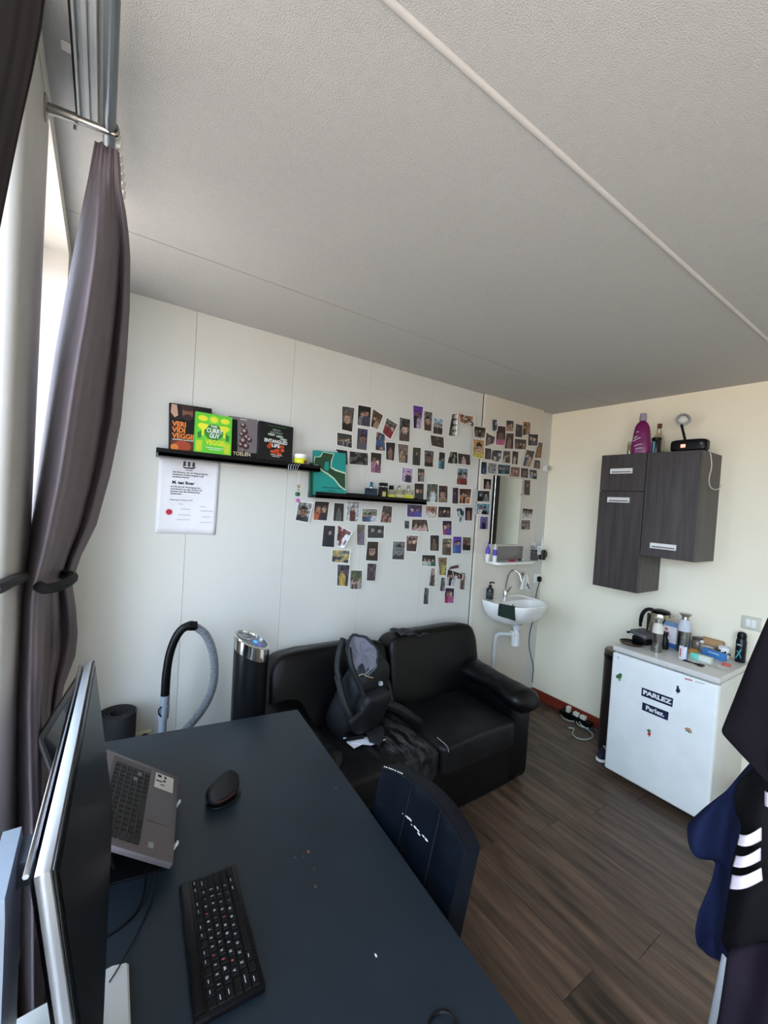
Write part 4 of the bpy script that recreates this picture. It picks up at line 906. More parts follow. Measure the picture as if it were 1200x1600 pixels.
a = cu2+Vector((-.014, 0, .012)); b_ = cu2+Vector((-.004, 0, .19))
t = thing('electric_toothbrush', 'tall white electric toothbrush standing in the plain dark mug', 'toothbrush', a)
d = (b_-a); MB().lathe(a, [(.011, 0), (.0125, .03), (.012, .11), (.006, .13), (.005, .16), (.006, .18)], 16, d).add('handle', WHITE, t); MB().box(b_+Vector((-.004, -.006, -.006)), (.011, .01, .014), None, .003).add('brush_head', WPR, t)
o = MB().bx((cu1.x-.012, cu1.y-.040, shz+.052), (cu1.x+.035, cu1.y-.0365, shz+.125), bev=.002).add('toothpaste', WHITE, None); tag(o, 'white printed packet standing against the two mugs', 'packet')
b = MB()
for i in range(5): b.bx((cu1.x-.006, cu1.y-.0408, shz+.066+i*.011), (cu1.x+.018+.006*(i % 2), cu1.y-.0402, shz+.070+i*.011))
b.add('print_lines', mat('print_grey', (110, 108, 116), .5), o, smooth=False)
c = on_shelf(790, 872); t = MB().sup((c.x, PY-.06, shz+.0072), (.04, .022, .014), .8).add('sponge', mat('dark_blue_item', (30, 34, 56), .5)); tag(t, 'small dark oval item lying in the middle of the bathroom shelf', 'razor case')
t = MB().sup((c.x+.05, PY-.055, shz+.0055), (.05, .02, .010), .7).add('soap', mat('soap_white', (214, 208, 200), .5)); tag(t, 'small pale flat soap beside the dark oval item on the shelf', 'soap')
# --- washbasin
SZ = .985; scx = -.605; SWd = .50; SD = .385
def rim(k, z, inset=0, yo=0):
    r = []
    hw = (SWd/2)*k-inset; dpt = SD*k-inset
    n_ = 40
    for i in range(n_):
        a = 2*PI*i/n_; ca_, sa = math.cos(a), math.sin(a)
        X = hw*math.copysign(abs(ca_)**.62, ca_)
        Y = (-dpt*.66*abs(sa)**.8 if sa < 0 else dpt*.34*abs(sa)**.35)
        r.append(Vector((scx+X, PY-SD*.34+Y+yo, z)))
    return r
t = thing('washbasin', 'white wall-hung ceramic washbasin below the mirror', 'sink', (scx, PY, .79))
b = MB(); b.rings([rim(.30, .80, 0, .02), rim(.5, .81, 0, .02), rim(.72, .845, 0, .01), rim(.9, .90), rim(.985, .955), rim(1, .978), rim(.99, SZ), rim(.955, SZ), rim(.93, SZ-.006)], cap1=False)
def bowl(k, z): 
    return [Vector((scx+(p.x-scx)*1.0, PY-SD*.56+(p.y-(PY-SD*.34))*.78, z)) for p in rim(k, z)]
rs = [rim(.93, SZ-.006), bowl(.86, SZ-.012), bowl(.78, SZ-.05), bowl(.62, SZ-.10), bowl(.3, SZ-.125)]
b.rings(rs, cap0=False); b.add('basin', CERAM, t)
dc = Vector((scx, PY-SD*.56, SZ-.125)); MB().lathe(dc, [(.022, 0), (.022, .002), (.012, .001)], 20).add('drain', CHROME, t)
tb = at(789, 936, 2, SZ); tb = Vector((scx+.03, PY-.045, SZ-.004))
t = thing('faucet', 'chrome swan-neck tap at the back of the washbasin', 'tap', tb)
MB().lathe(tb, [(.024, 0), (.024, .006), (.018, .012), (.017, .055), (.012, .062)], 24).add('tap_body', CHROME, t)
MB().tube([tb+Vector((0, 0, .05)), tb+Vector((0, -.004, .14)), tb+Vector((.005, -.02, .215)), tb+Vector((.02, -.06, .24)), tb+Vector((.035, -.10, .215)), tb+Vector((.04, -.115, .16))], .0085, 12, smooth=3).add('spout', CHROME, t)
MB().cyl(tb+Vector((.04, -.115, .165)), tb+Vector((.041, -.117, .148)), .0105).add('aerator', CHROME, t)
MB().tube([tb+Vector((.012, -.008, .045)), tb+Vector((.035, -.01, .07)), tb+Vector((.055, -.012, .085))], [.011, .008, .007], 10).add('lever', CHROME, t)
c = Vector((scx-.165, PY-.05, SZ))
t = thing('soap_dispenser', 'black soap pump bottle on the left of the washbasin', 'soap dispenser', c)
MB().lathe(c, [(.026, 0), (.029, .004), (.029, .075), (.025, .085), (.011, .09), (.011, .097)], 28).add('bottle', mat('dispenser_dark', (18, 24, 24), .25), t)
MB().lathe(c+Vector((0, 0, .02)), [(.0294, 0), (.0294, .042)], 28, cap=False).add('label_band', mat('label_slate', (52, 62, 66), .5), t, solid=.0003)
b = MB(); b.cyl(c+Vector((0, 0, .095)), c+Vector((0, 0, .108)), .014); b.cyl(c+Vector((0, 0, .108)), c+Vector((0, 0, .13)), .004); b.tube([c+Vector((-.01, 0, .132)), c+Vector((.014, -.008, .134)), c+Vector((.03, -.014, .128))], .0055, 8); b.add('pump', BLACK, t)
# cloth over the rim
rr_ = [p for p in rim(.985, SZ+.003) if p.y < PY-SD*.34]; qa = min(rr_, key=lambda p: abs(to_px(p)[0]-772)).copy(); qb = min(rr_, key=lambda p: abs(to_px(p)[0]-801)).copy()
rs_ = sorted([p for p in rim(1.0, SZ+.004) if p.y < PY-SD*.34], key=lambda p: p.x)
def clothf(a, v):
    xx = qa.x+(qb.x-qa.x)*a; j = max(0, min(len(rs_)-2, sum(1 for q in rs_ if q.x <= xx)-1)); p0, p1 = rs_[j], rs_[j+1]; p = p0.lerp(p1, max(0, min(1, (xx-p0.x)/(p1.x-p0.x+1e-9)))); inn = Vector((-(qb-qa).y, (qb-qa).x, 0)).normalized()
    outd = -inn
    if v < .25: return p+inn*(.02*(1-v/.25))+Vector((0, 0, .002))
    k = (v-.25)/.75; return p+outd*(.007*min(1, k*3)+.004+.003*math.sin(a*9))+Vector((.02*a*k, 0, -.085*k-.018*a*k))
b = MB(); b.grid(clothf, 14, 14); o = b.add('cloth', mat('dark_green_cloth', (28, 40, 34), .9, bump=.6, bscale=400), solid=.002, ang=3); tag(o, 'small dark green cloth hanging over the front rim of the washbasin', 'cloth')
MB().box(qa.lerp(qb, .85)+Vector((0, -.006, .008)), (.004, .005, .028), rot(.3, .2, 0), .001).add('hanger_loop', BLACKM, o)
# trap and waste pipe
PVC = mat('white_pipe', (218, 218, 216), .35); tp = Vector((scx+.01, PY-SD*.5, 0))
t = thing('waste_trap', 'white bottle trap and waste pipe under the washbasin', 'drain pipe', (tp.x, tp.y, .0))
b = MB(); b.lathe((tp.x, tp.y, .625), [(.026, 0), (.032, .006), (.033, .05)], 24); b.add('cup', PVC, t)
b = MB(); b.lathe((tp.x, tp.y, .676), [(.035, 0), (.035, .012), (.029, .016), (.028, .055), (.022, .06), (.02, .075), (.028, .085), (.03, .105), (.04, .125)], 24); b.add('trap_body', PVC, t)
b = MB(); b.lathe((tp.x-.026, tp.y+.004, .722), [(.02, 0), (.026, .003), (.026, .018), (.02, .02)], 20, (-1, .15, 0)); b.add('coupling_nut', PVC, t)
b = MB(); b.tube([(tp.x-.04, tp.y+.006, .722), (tp.x-.095, tp.y+.04, .722), (tp.x-.13, tp.y+.08, .715), (tp.x-.14, tp.y+.09, .66), (tp.x-.14, tp.y+.09, .3), (tp.x-.14, tp.y+.09, .0)], .0175, 16, smooth=3); b.add('waste_pipe', mat('pipe_grey', (190, 190, 188), .4), t)
MB().tube([(tp.x+.10, tp.y+.06, .80), (tp.x+.14, tp.y+.05, .795), (tp.x+.19, tp.y+.03, .82)], .012, 8, smooth=1).add('black_pouch', BLACKM, t)
# towel on hook, outlet, cord
hk = at(819, 897, 1, PY-.02)
o = MB().lathe((hk.x, PY-.0005, hk.z), [(.014, 0), (.014, .004), (.006, .008), (.006, .03), (.009, .034)], 16, (0, -1, 0)).add('towel_hook', STEEL); tag(o, 'small round metal hook above the white towel', 'hook')
def towel(a, v):
    wd = .016+.075*v**.8; x_ = hk.x+.01+(a-.5)*2*wd+.012*v; return Vector((x_, PY-.030-.012*math.sin(a*11)*(.4+v)-.004, hk.z+.008-.135*v-(.02*a*v)))
b = MB(); b.grid(towel, 30, 24); o = b.add('hand_towel', mat('towel_white', (216, 212, 204), .95, bump=.8, bscale=350), solid=.004, ang=3); tag(o, 'white hand towel with black lettering hanging from the hook right of the tap', 'towel')
b = MB()
for i, (dx, dz, l_) in enumerate(((.006, -.068, .030), (.014, -.078, .022), (.022, -.088, .026), (.031, -.100, .024), (.039, -.112, .018))):
    q = Vector((hk.x+dx, PY-.053, hk.z+dz)); b.tube([q, q+Vector((.006, -.001, -l_*.5)), q+Vector((-.002, 0, -l_))], .0022, 6, smooth=1)
b.add('lettering', BLACKM, o)
ol = at(838, 903, 1, -.005)
t = thing('wall_socket', 'white wall socket with black plug in the room corner', 'socket', (ol.x, -.005, ol.z-.04))
MB().bx((ol.x-.04, -.018, ol.z-.04), (ol.x+.035, -.0045, ol.z+.04), bev=.004).add('plate', WHITE, t)
t2 = thing('hanging_cable', 'black plug with cord dropping down the corner to the floor', 'cable', (ol.x, -.02, 0))
MB().sup((ol.x+.004, -.035, ol.z-.006), (.034, .034, .05), .6).add('plug', BLACK, t2)
p = lambda uu, vv, y=-.03: at(uu, vv, 1, y)
MB().tube([(ol.x+.004, -.04, ol.z-.025), p(838, 925), p(836, 950), p(832, 975, -.02), p(828, 985), p(826, 1010), p(831, 1030), p(834, 1046, -.02), p(832, 1055, -.02), p(832, 1066, -.022)], .0035, 8, smooth=3).add('cord', BLACKM, t2)
# round cap in the corner
c = at(850, 731, 1, -.03); t = thing('thermostat_knob', 'round white pipe cap sticking out at the upper room corner', 'wall cap', (c.x, -.03, c.z))
kc_ = Vector((-.062, -.0045, c.z)); MB().lathe(kc_, [(.03, 0), (.03, .035), (.027, .04)], 28, (0, -1, 0)).add('collar', WHITEM, t); MB().lathe(kc_+Vector((0, -.04, 0)), [(.021, 0), (.021, .012), (.018, .014)], 24, (0, -1, 0)).add('cap', mat('cap_grey', (168, 164, 154), .5), t)
# ================================================================== kitchen corner on the right wall
ZC = 2.15; xf = -.33
def cabinet(lab, y0, y1, z0, fronts):
    t = thing('wall_cabinet', lab, 'cabinet', (-.165, (y0+y1)/2, z0), 'dark wall cabinets')
    b = MB(); b.bx((xf+.02, y0+.0005, z0), (-.0005, y1-.0005, ZC), bev=.0008, seg=1); b.add('body', CABW, t, smooth=False)
    for nm_, za, zb, hz, hy in fronts:
        d = MB().bx((xf, y0+.001, za+.0015), (xf+.0185, y1-.001, zb-.0015), bev=.001, seg=1).add(nm_, CABW, t, smooth=False)
        hb = MB(); hw = .076; hh = .0185; yc = hy
        for a, c_ in (((yc-hw, hz+hh-.007), (yc+hw, hz+hh)), ((yc-hw, hz-hh), (yc+hw, hz-hh+.009)), ((yc-hw, hz-hh+.009), (yc-hw+.009, hz+hh-.007)), ((yc+hw-.009, hz-hh+.009), (yc+hw, hz+hh-.007))):
            hb.bx((xf-.009, a[0], a[1]), (xf+.0005, c_[0], c_[1]), bev=.0012, seg=1)
        hb.bx((xf-.004, yc-hw+.009, hz-.003), (xf+.0002, yc+hw-.009, hz+hh-.007)); hb.add('handle', mat('handle_white_metal', (228, 226, 224), .3, .3), d, smooth=False)
cabinet('narrow tall left wall cabinet with two handles near the room corner', -.976, -.668, 1.19, [('drawer_front', 1.888, ZC, 2.03, -.815), ('door', 1.19, 1.886, 1.825, -.81)])
cabinet('wide right wall cabinet with one handle near its bottom edge', -1.288, -.978, 1.452, [('door', 1.452, ZC, 1.53, -1.115)])
# items on the cabinets
def ctop(u, v): return at(u, v, 2, ZC)
c = Vector((-.27, -.905, ZC))
t = thing('detergent_bottle', 'tall magenta laundry bottle with grey cap on the left cabinet', 'bottle', c)
Rz = rot(0, 0, .3)
def det(k):
    z, hx, hy = k; return [c+Rz @ Vector((hx*math.copysign(abs(math.cos(a))**.7, math.cos(a)), hy*math.copysign(abs(math.sin(a))**.7, math.sin(a)), z)) for a in [2*PI*i/28 for i in range(28)]]
MB().rings([det(k) for k in ((0, .028, .052), (.006, .034, .058), (.06, .036, .060), (.09, .034, .056), (.14, .034, .052), (.19, .032, .044), (.215, .026, .032), (.228, .017, .019), (.236, .016, .016))]).add('body', mat('magenta_plastic', (112, 20, 84), .25), t)
MB().lathe(c+Vector((0, 0, .232)), [(.022, 0), (.024, .012), (.021, .045), (.019, .052)], 24).add('cap', mat('cap_lilac_grey', (150, 140, 156), .4), t)
b = MB()
for dz, dy, l_, an in ((.10, .012, .045, .5), (.115, .02, .02, .8), (.06, .0, .05, .25), (.035, -.005, .04, .15), (.15, .01, .012, .2)):
    q = c+Vector((-.043, dy, dz)); b.tube([q+Vector((0, l_/2, -l_*an*.5)), q+Vector((-.003, 0, .002)), q+Vector((.004, -l_/2, l_*an*.5))], .0032, 6)
b.add('label_print', mat('label_lilac', (206, 196, 214), .4), t)
c = Vector((-.25, -.823, ZC)); t = thing('oil_bottle', 'small clear bottle with olive liquid, leftmost on the cabinet', 'bottle', c)
MB().lathe(c, [(.017, 0), (.018, .003), (.018, .088), (.014, .095)], 20).add('glass', CG, t); MB().lathe(c+Vector((0, 0, .002)), [(.0165, 0), (.0165, .07)], 20).add('liquid', mat('olive_liquid', (150, 146, 96), .3), t); MB().cyl(c+Vector((0, 0, .095)), c+Vector((0, 0, .105)), .012).add('cap', WHITEM, t)
c = Vector((-.21, -.835, ZC)); t = thing('sauce_bottle', 'dark slim bottle with black flip cap behind the magenta bottle', 'bottle', c)
MB().lathe(c, [(.018, 0), (.018, .09), (.012, .1), (.011, .108)], 20).add('body', mat('dark_glass', (32, 30, 24), .2), t); MB().box(c+Vector((0, 0, .118)), (.03, .034, .02), rot(0, 0, .3), .004).add('cap', BLACK, t)
c = Vector((-.13, -.955, ZC)); t = thing('vinegar_bottle', 'clear glass bottle with cork-coloured cap right of the magenta bottle', 'bottle', c)
MB().lathe(c, [(.036, 0), (.038, .004), (.038, .10), (.034, .125), (.017, .165), (.014, .2)], 28).add('glass', CG, t); MB().cyl(c+Vector((0, 0, .2)), c+Vector((0, 0, .228)), .0145).add('cap', mat('cork_brown', (104, 60, 42), .7), t)
c = Vector((-.2, -.972, ZC)); t = thing('dark_bottle', 'short dark jar with a pale blue label edge beside the magenta bottle', 'bottle', c)
MB().lathe(c, [(.028, 0), (.029, .003), (.029, .09), (.025, .1)], 24).add('body', mat('jar_dark', (20, 26, 30), .3), t); MB().lathe(c+Vector((0, 0, .1)), [(.03, 0), (.03, .018)], 24).add('lid', BLACK, t)
MB().bx((c.x-.031, c.y-.004, ZC+.003), (c.x-.0285, c.y+.010, ZC+.09)).add('label_edge', mat('label_blue', (110, 150, 176), .5), t, smooth=False)
# speaker box
c = Vector((-.25, -1.19, ZC)); t = thing('clock_radio', 'low black rounded clock radio with red light on the right cabinet', 'radio', c)
MB().sup((c.x, c.y, c.z+.040), (.085, .205, .078), .35, .45, nu=40).add('body', BLACK, t)
MB().box((c.x-.0425, c.y+.022, c.z+.036), (.002, .026, .020), None, .0006, 1).add('red_display', mat('display_red', (240, 110, 96), .4, emit=2.0), t, smooth=False)
MB().cyl((c.x-.040, c.y-.075, c.z+.045), (c.x-.045, c.y-.077, c.z+.045), .008).add('button', mat('button_grey', (70, 70, 74), .4), t)
# lamp
c = Vector((-.15, -1.14, ZC)); t = thing('desk_lamp', 'small desk lamp with white reflector and bulb behind the radio', 'lamp', c)
MB().lathe(c, [(.042, 0), (.042, .01), (.03, .018), (.01, .022)], 28).add('base', BLACK, t)
hd = at(1067, 656, 0, -.17)
MB().tube([c+Vector((0, 0, .015)), c+Vector((0, .008, .07)), hd+Vector((.01, .01, -.03))], .008, 10, smooth=1).add('arm', BLACK, t)
ax = Vector((CAM[0]-hd.x, CAM[1]-hd.y+.3, -1.7)).normalized()
b = MB(); b.lathe(hd-ax*.05, [(.014, -.015), (.018, .0), (.024, .02), (.036, .038), (.047, .055), (.045, .055), (.034, .040), (.02, .022), (.012, .01)], 32, ax, cap=False); b.mi = 0; b.add('shade', mat('lamp_grey_white', (196, 196, 188), .4), t)
MB().lathe(hd-ax*.07, [(.010, 0), (.018, .008), (.02, .04)], 20, ax).add('socket_cap', mat('lamp_dark', (60, 60, 56), .5), t)
MB().sup(hd+ax*.0, (.056, .056, .056), 1).add('bulb', mat('bulb_frosted', (214, 214, 208), .3), t)
o = MB().tube([(-.17, -1.24, ZC+.006), (-.22, -1.29, ZC+.004), (-.225, -1.30, ZC-.03), (-.21, -1.305, ZC-.10), (-.25, -1.305, ZC-.17), (-.20, -1.30, ZC-.23), (-.10, -1.31, ZC-.235), (-.045, -1.31, ZC-.20)], .003, 8, smooth=3).add('lamp_cord', mat('cord_white', (206, 204, 196), .5)); tag(o, 'white looped cord hanging over the right side of the cabinet', 'cable')
# ------------------------------------------------------------------ fridge
FX0, FY0, FY1, FH = -.541, -.951, -1.523, .858
t = thing('fridge', 'white tabletop fridge with stickers standing under the wall cabinets', 'fridge', (-.28, -1.237, 0))
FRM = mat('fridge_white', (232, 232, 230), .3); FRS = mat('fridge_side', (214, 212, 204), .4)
MB().bx((-.485, FY1+.006, .025), (-.012, FY0-.006, .815), bev=.004).add('body', FRS, t)
MB().bx((FX0, FY1, .040), (-.49, FY0, .815), bev=.014, seg=4).add('door', FRM, t)
MB().bx((-.4905, FY1+.008, .05), (-.484, FY0-.008, .81)).add('door_gasket', mat('gasket_grey', (70, 70, 70), .7), t, smooth=False)
MB().bx((FX0, FY1-.002, .823), (-.008, FY0+.002, FH), bev=.009, seg=4).add('worktop', mat('fridge_top', (206, 202, 196), .3), t)
MB().bx((-.50, FY1+.01, .8145), (-.02, FY0-.01, .8235)).add('shadow_gap', mat('gap_dark', (60, 58, 56), .8), t, smooth=False)
MB().bx((-.47, FY1+.02, .004), (-.45, FY0-.02, .04)).add('kick_plate', BLACKM, t, smooth=False)
for yy in (FY0-.05, FY1+.05):
    for xx in (-.44, -.06): MB().cyl((xx, yy, 0), (xx, yy, .027), .016).add('foot', BLACK, t)
def on_door(u, v): p = at(u, v, 0, FX0); return p
def decal(name, m_, pts, off=.0008, parent=None, lab=None):
    b = MB(); b.prism([Vector((FX0-.0001, on_door(*p).y, on_door(*p).z)) for p in pts], (-off, 0, 0)); o = b.add(name, m_, parent or t, smooth=False)
    if lab: o['label'] = lab
    return o
c = at(988, 1031, 0, FX0); MB().bx((FX0-.003, c.y-.028, c.z-.006), (FX0+.002, c.y+.028, c.z+.004), bev=.002).add('handle_recess', WHITE, t)
decal('logo_plate', mat('logo_red', (196, 130, 120), .4), [(1070, 1059), (1082, 1062), (1082, 1064.5), (1070, 1061.5)]); decal('logo_plate', mat('logo_grey', (180, 180, 176), .4), [(1086, 1064), (1101, 1068), (1101, 1069.5), (1086, 1065.5)])
decal('door_mark', mat('mark_grey', (120, 120, 120), .4), [(965.5, 1025), (966.5, 1025), (966.5, 1030), (965.5, 1030)])
NAVY = mat('sticker_navy', (26, 30, 66), .4)
s1 = decal('sticker', NAVY, [(1003, 1074), (1052, 1091.5), (1050.5, 1105), (1002, 1086.5)], lab='navy sticker with bold capital lettering')
s2 = decal('sticker', NAVY, [(1004, 1097), (1045, 1113), (1043.5, 1126), (1003, 1109)], lab='navy sticker with serif lettering')
yd = Vector((0, -1, 0)); zd_ = Vector((0, 0, 1)); a, b_ = on_door(1003, 1080), on_door(1051, 1098); dirx = (b_-a).normalized()
up_ = Vector((-1, 0, 0)).cross(dirx)*-1
mid = (on_door(1003, 1074)+on_door(1050.5, 1105))/2
text('PARLEZ', 'lettering', .036, WPR, s1, Vector((FX0-.0012, mid.y, mid.z)), dirx, (0, dirx.z*0, 1), bold=.0018, sx=1.25)
mid = (on_door(1004, 1097)+on_door(1043.5, 1126))/2; a, b_ = on_door(1003.5, 1103), on_door(1044, 1119.5); dirx = (b_-a).normalized()
text('Parlez.', 'lettering', .037, WPR, s2, Vector((FX0-.0012, mid.y, mid.z)), dirx, (0, 0, 1), bold=.0012, sx=1.05)
def blob(name, m_, cu_, cv_, ru, rv, off=.0008, n=12): return decal(name, m_, [(cu_+ru*math.cos(2*PI*i/n), cv_+rv*math.sin(2*PI*i/n)) for i in range(n)], off)
gsk = mat('sticker_green', (60, 100, 62), .5); blob('broccoli_sticker', gsk, 967, 1057, 4.6, 3.6); blob('broccoli_sticker', gsk, 969, 1054.5, 3, 2.6, .0012)
decal('broccoli_sticker', mat('sticker_lightgreen', (120, 160, 110), .5), [(966, 1059), (970.5, 1060), (969.5, 1064), (966.5, 1063.5)], .0014)
decal('bird_sticker', NAVY, [(1059, 1071), (1063.5, 1080.5), (1060, 1083), (1055.5, 1080)]); blob('bird_sticker', NAVY, 1059, 1073, 1.8, 1.8, .0011)
decal('bird_sticker', mat('sticker_grey', (150, 150, 150), .5), [(1057, 1082.5), (1060, 1083), (1059, 1084.5), (1057, 1084)], .0009)
redk = mat('sticker_red', (190, 62, 52), .5); blob('radish_sticker', redk, 1014.5, 1146.5, 2.8, 2.8); decal('radish_sticker', redk, [(1013.5, 1149), (1016, 1149), (1015, 1152)], .001)
for a in ((1011, 1140), (1014, 1139), (1017, 1141)): decal('radish_sticker', gsk, [(a[0]-1, a[1]), (a[0]+1.2, a[1]), (1015, 1144.5), (1013.5, 1144.5)], .0012)
for k, col in enumerate(((190, 80, 74), (206, 170, 110), (90, 150, 120), (70, 80, 90))):
    r0, r1 = 7.5-k*1.4, 7.5-(k+1)*1.4; cc = (1073.5, 1144.5)
    th = [(-2.15+2.35*i/10) for i in range(11)]
    decal('rainbow_sticker', mat('rainbow_%d' % k, col, .5), [(cc[0]+r0*math.cos(q), cc[1]+r0*math.sin(q)) for q in th]+[(cc[0]+r1*math.cos(q), cc[1]+r1*math.sin(q)) for q in th[::-1]], .0008)
# on the fridge
def ft(u, v): p = at(u, v, 2, FH); return p
c = Vector((-.105, -1.045, FH)); t = thing('kettle', 'steel electric kettle with black handle at the back of the fridge top', 'kettle', c)
MB().lathe(c, [(.072, 0), (.074, .004), (.074, .018)], 32).add('power_base', BLACK, t)
MB().lathe(c+Vector((0, 0, .018)), [(.066, 0), (.070, .004), (.068, .09), (.06, .165), (.057, .175)], 36).add('body', mat('kettle_steel', (170, 164, 150), .18, 1), t)
MB().lathe(c+Vector((0, 0, .193)), [(.058, 0), (.059, .006), (.05, .02), (.02, .028)], 32).add('lid', BLACK, t)
MB().tube([c+Vector((0, .05, .205)), c+Vector((-.01, .085, .205)), c+Vector((-.02, .112, .165)), c+Vector((-.02, .118, .10)), c+Vector((-.02, .116, .07))], [.012, .0125, .010], 12, smooth=2).add('handle', BLACK, t)
MB().box(c+Vector((-.02, .068, .10)), (.02, .014, .16), None, .006).add('handle_spine', BLACK, t)
MB().prism([c+Vector((-.012, -.052, .17)), c+Vector((.012, -.052, .17)), c+Vector((.004, -.082, .188)), c+Vector((-.004, -.082, .188))], (0, 0, .008), bev=.002).add('spout', MAT['kettle_steel'], t)
c = Vector((-.30, -1.005, FH)); t = thing('sandwich_maker', 'black and silver sandwich toaster lying left of the thermos flasks', 'toaster', c)
MB().box((c.x+.03, c.y-.02, c.z+.023), (.13, .10, .046), rot(0, 0, -.2), .01).add('lower_shell', BLACK, t); MB().box((c.x+.03, c.y-.015, c.z+.062), (.14, .12, .03), rot(.12, 0, -.2), .01).add('upper_shell', mat('toaster_silver', (110, 108, 112), .4, .5), t)
MB().tube([(c.x, c.y+.05, c.z+.06), (c.x-.01, c.y+.08, c.z+.05)], .008, 8).add('handle', BLACK, t)
c = Vector((-.385, -.995, FH)); t = thing('frying_lid', 'round bronze-rimmed dish at the left front of the fridge top', 'dish', c)
MB().lathe(c, [(.055, 0), (.07, .006), (.072, .012), (.068, .011), (.05, .004)], 32).add('dish', BLACK, t); MB().tube([c+Vector((math.cos(a)*.071, math.sin(a)*.071, .0125)) for a in [2*PI*i/32 for i in range(32)]], .0022, 6, closed=True).add('rim', mat('bronze', (150, 110, 74), .3, .9), t)
def flask(lab, c, h, r, capc, mouth):
    t = thing('thermos_flask', lab, 'bottle', c, 'steel flasks on the fridge')
    MB().lathe(c, [(r*.97, 0), (r, .004), (r, h*.56)], 32).add('steel_body', mat('flask_steel', (150, 146, 142), .25, 1), t)
    MB().lathe(c+Vector((0, 0, h*.56)), [(r*1.005, 0), (r*1.005, h*.10), (r*.9, h*.22), (r*.62, h*.30)], 32).add('shoulder', capc, t)
    MB().lathe(c+Vector((0, 0, h*.86)), mouth, 28).add('cap', STEEL if mouth[-1][0] > r*.7 else capc, t)
    b = MB(); [b.box(c+Vector((-r-.0003, .006*(k % 2)-.004, h*(.10+.06*k))), (.0008, .004, h*.045), rot(0, 0, .0)) for k in range(7)]; b.add('printed_marks', mat('mark_dark', (70, 62, 60), .5), t, smooth=False)
flask('shorter steel flask with cream shoulder at the front of the fridge top', Vector((-.385, -1.145, FH)), .215, .031, mat('cream_plastic', (214, 208, 196), .5), [(.021, 0), (.021, .02), (.026, .021), (.026, .030)])
flask('taller steel flask with pale shoulder and flared steel cap', Vector((-.20, -1.225, FH)), .24, .037, mat('paleblue_plastic', (196, 200, 208), .5), [(.020, 0), (.018, .02), (.03, .032), (.036, .038), (.033, .04)])
c = Vector((-.17, -1.145, FH)); t = thing('carton', 'white and blue drinks carton standing between the two steel flasks', 'carton', c); Rz = rot(0, 0, -.1)
MB().box(c+Vector((0, 0, .055+.03)), (.06, .085, .11), Rz, .002).add('upper_panel', mat('carton_white', (214, 208, 212), .5), t); MB().box(c+Vector((0, 0, .016)), (.0604, .0854, .032), Rz, .002).add('lower_panel', mat('carton_blue', (52, 96, 156), .5), t)
MB().prism([c+Rz @ Vector(p) for p in ((-.03, -.0425, .14), (.03, -.0425, .14), (0, -.0425, .165))], Rz @ Vector((0, .085, 0))).add('gable_top', mat('carton_lightblue', (120, 150, 190), .5), t, smooth=False)
blb = MB(); blb.lathe(c+Vector((-.031, .022, .118)), [(.009, 0), (.009, .0006)], 16, (-1, 0, 0)); blb.add('red_emblem', redk, t)
b = MB()
for k in range(3): b.box(c+Vector((-.0305, .018-.004*k, .098-.012*k)), (.0008, .026, .004), Rz)
b.add('print_lines', redk, t, smooth=False)
c = Vector((-.27, -1.145, FH)); t = thing('pepper_mill', 'dark small bottle standing between the steel flasks in shadow', 'bottle', c)
MB().lathe(c, [(.022, 0), (.024, .01), (.021, .06), (.014, .075), (.014, .095), (.018, .1), (.016, .112)], 24).add('body', BLACK, t)
c = ft(1066, 1030); t = thing('medicine_box', 'small upright white and blue box in front of the taller flask', 'box', (c.x, c.y, FH)); Rz = rot(0, 0, -.45)
MB().box((c.x, c.y, FH+.040), (.022, .034, .080), Rz, .001).add('carton', mat('box_white', (220, 222, 228), .5), t); MB().box((c.x+.003, c.y-.012, FH+.040), (.0225, .014, .0804), Rz, .001).add('blue_side', mat('box_blue', (40, 96, 178), .5), t)
b = MB(); b.box(Vector((c.x-.0125, c.y+.008, FH+.042)), (.0008, .006, .05), Rz); b.add('red_print', redk, t, smooth=False)
c = ft(1078, 1019); t = MB().box((c.x, c.y, FH+.011), (.07, .05, .022), rot(0, 0, -.4), .004).add('orange_box', mat('orange_carton', (208, 140, 44), .5)); tag(t, 'small orange packet behind the upright blue box on the fridge', 'packet')
c1, c2 = ft(1080, 1027), ft(1112, 1037)
m_ = (c1+c2)/2; an = math.atan2(c2.y-c1.y, c2.x-c1.x)
t = thing('toothpaste_box', 'long white and mint carton lying on the front of the fridge top', 'box', (m_.x, m_.y, FH)); MB().box((m_.x, m_.y, FH+.017), ((c2-c1).length, .034, .034), rot(0, 0, an), .001).add('carton', mat('box_cream', (206, 212, 200), .5), t)
q = c1.lerp(c2, .22); MB().box((q.x, q.y, FH+.017), ((c2-c1).length*.42, .0345, .0345), rot(0, 0, an), .001).add('mint_end', mat('box_mint', (120, 206, 186), .5), t)
c1, c2 = ft(1098, 1022), ft(1132, 1034); m_ = (c1+c2)/2+Vector((.012, 0, 0)); an = math.atan2(c2.y-c1.y, c2.x-c1.x)
t = MB().box((m_.x, m_.y, FH+.022), ((c2-c1).length, .03, .044), rot(0, 0, an), .001).add('blue_box', mat('box_midblue', (62, 126, 190), .5)); tag(t, 'long blue carton lying behind the white and mint one', 'box')
b = MB(); b.box((m_.x-.0175, m_.y, FH+.03), ((c2-c1).length*.5, .0008, .004), rot(0, 0, an)); b.add('print_line', WPR, t, smooth=False)
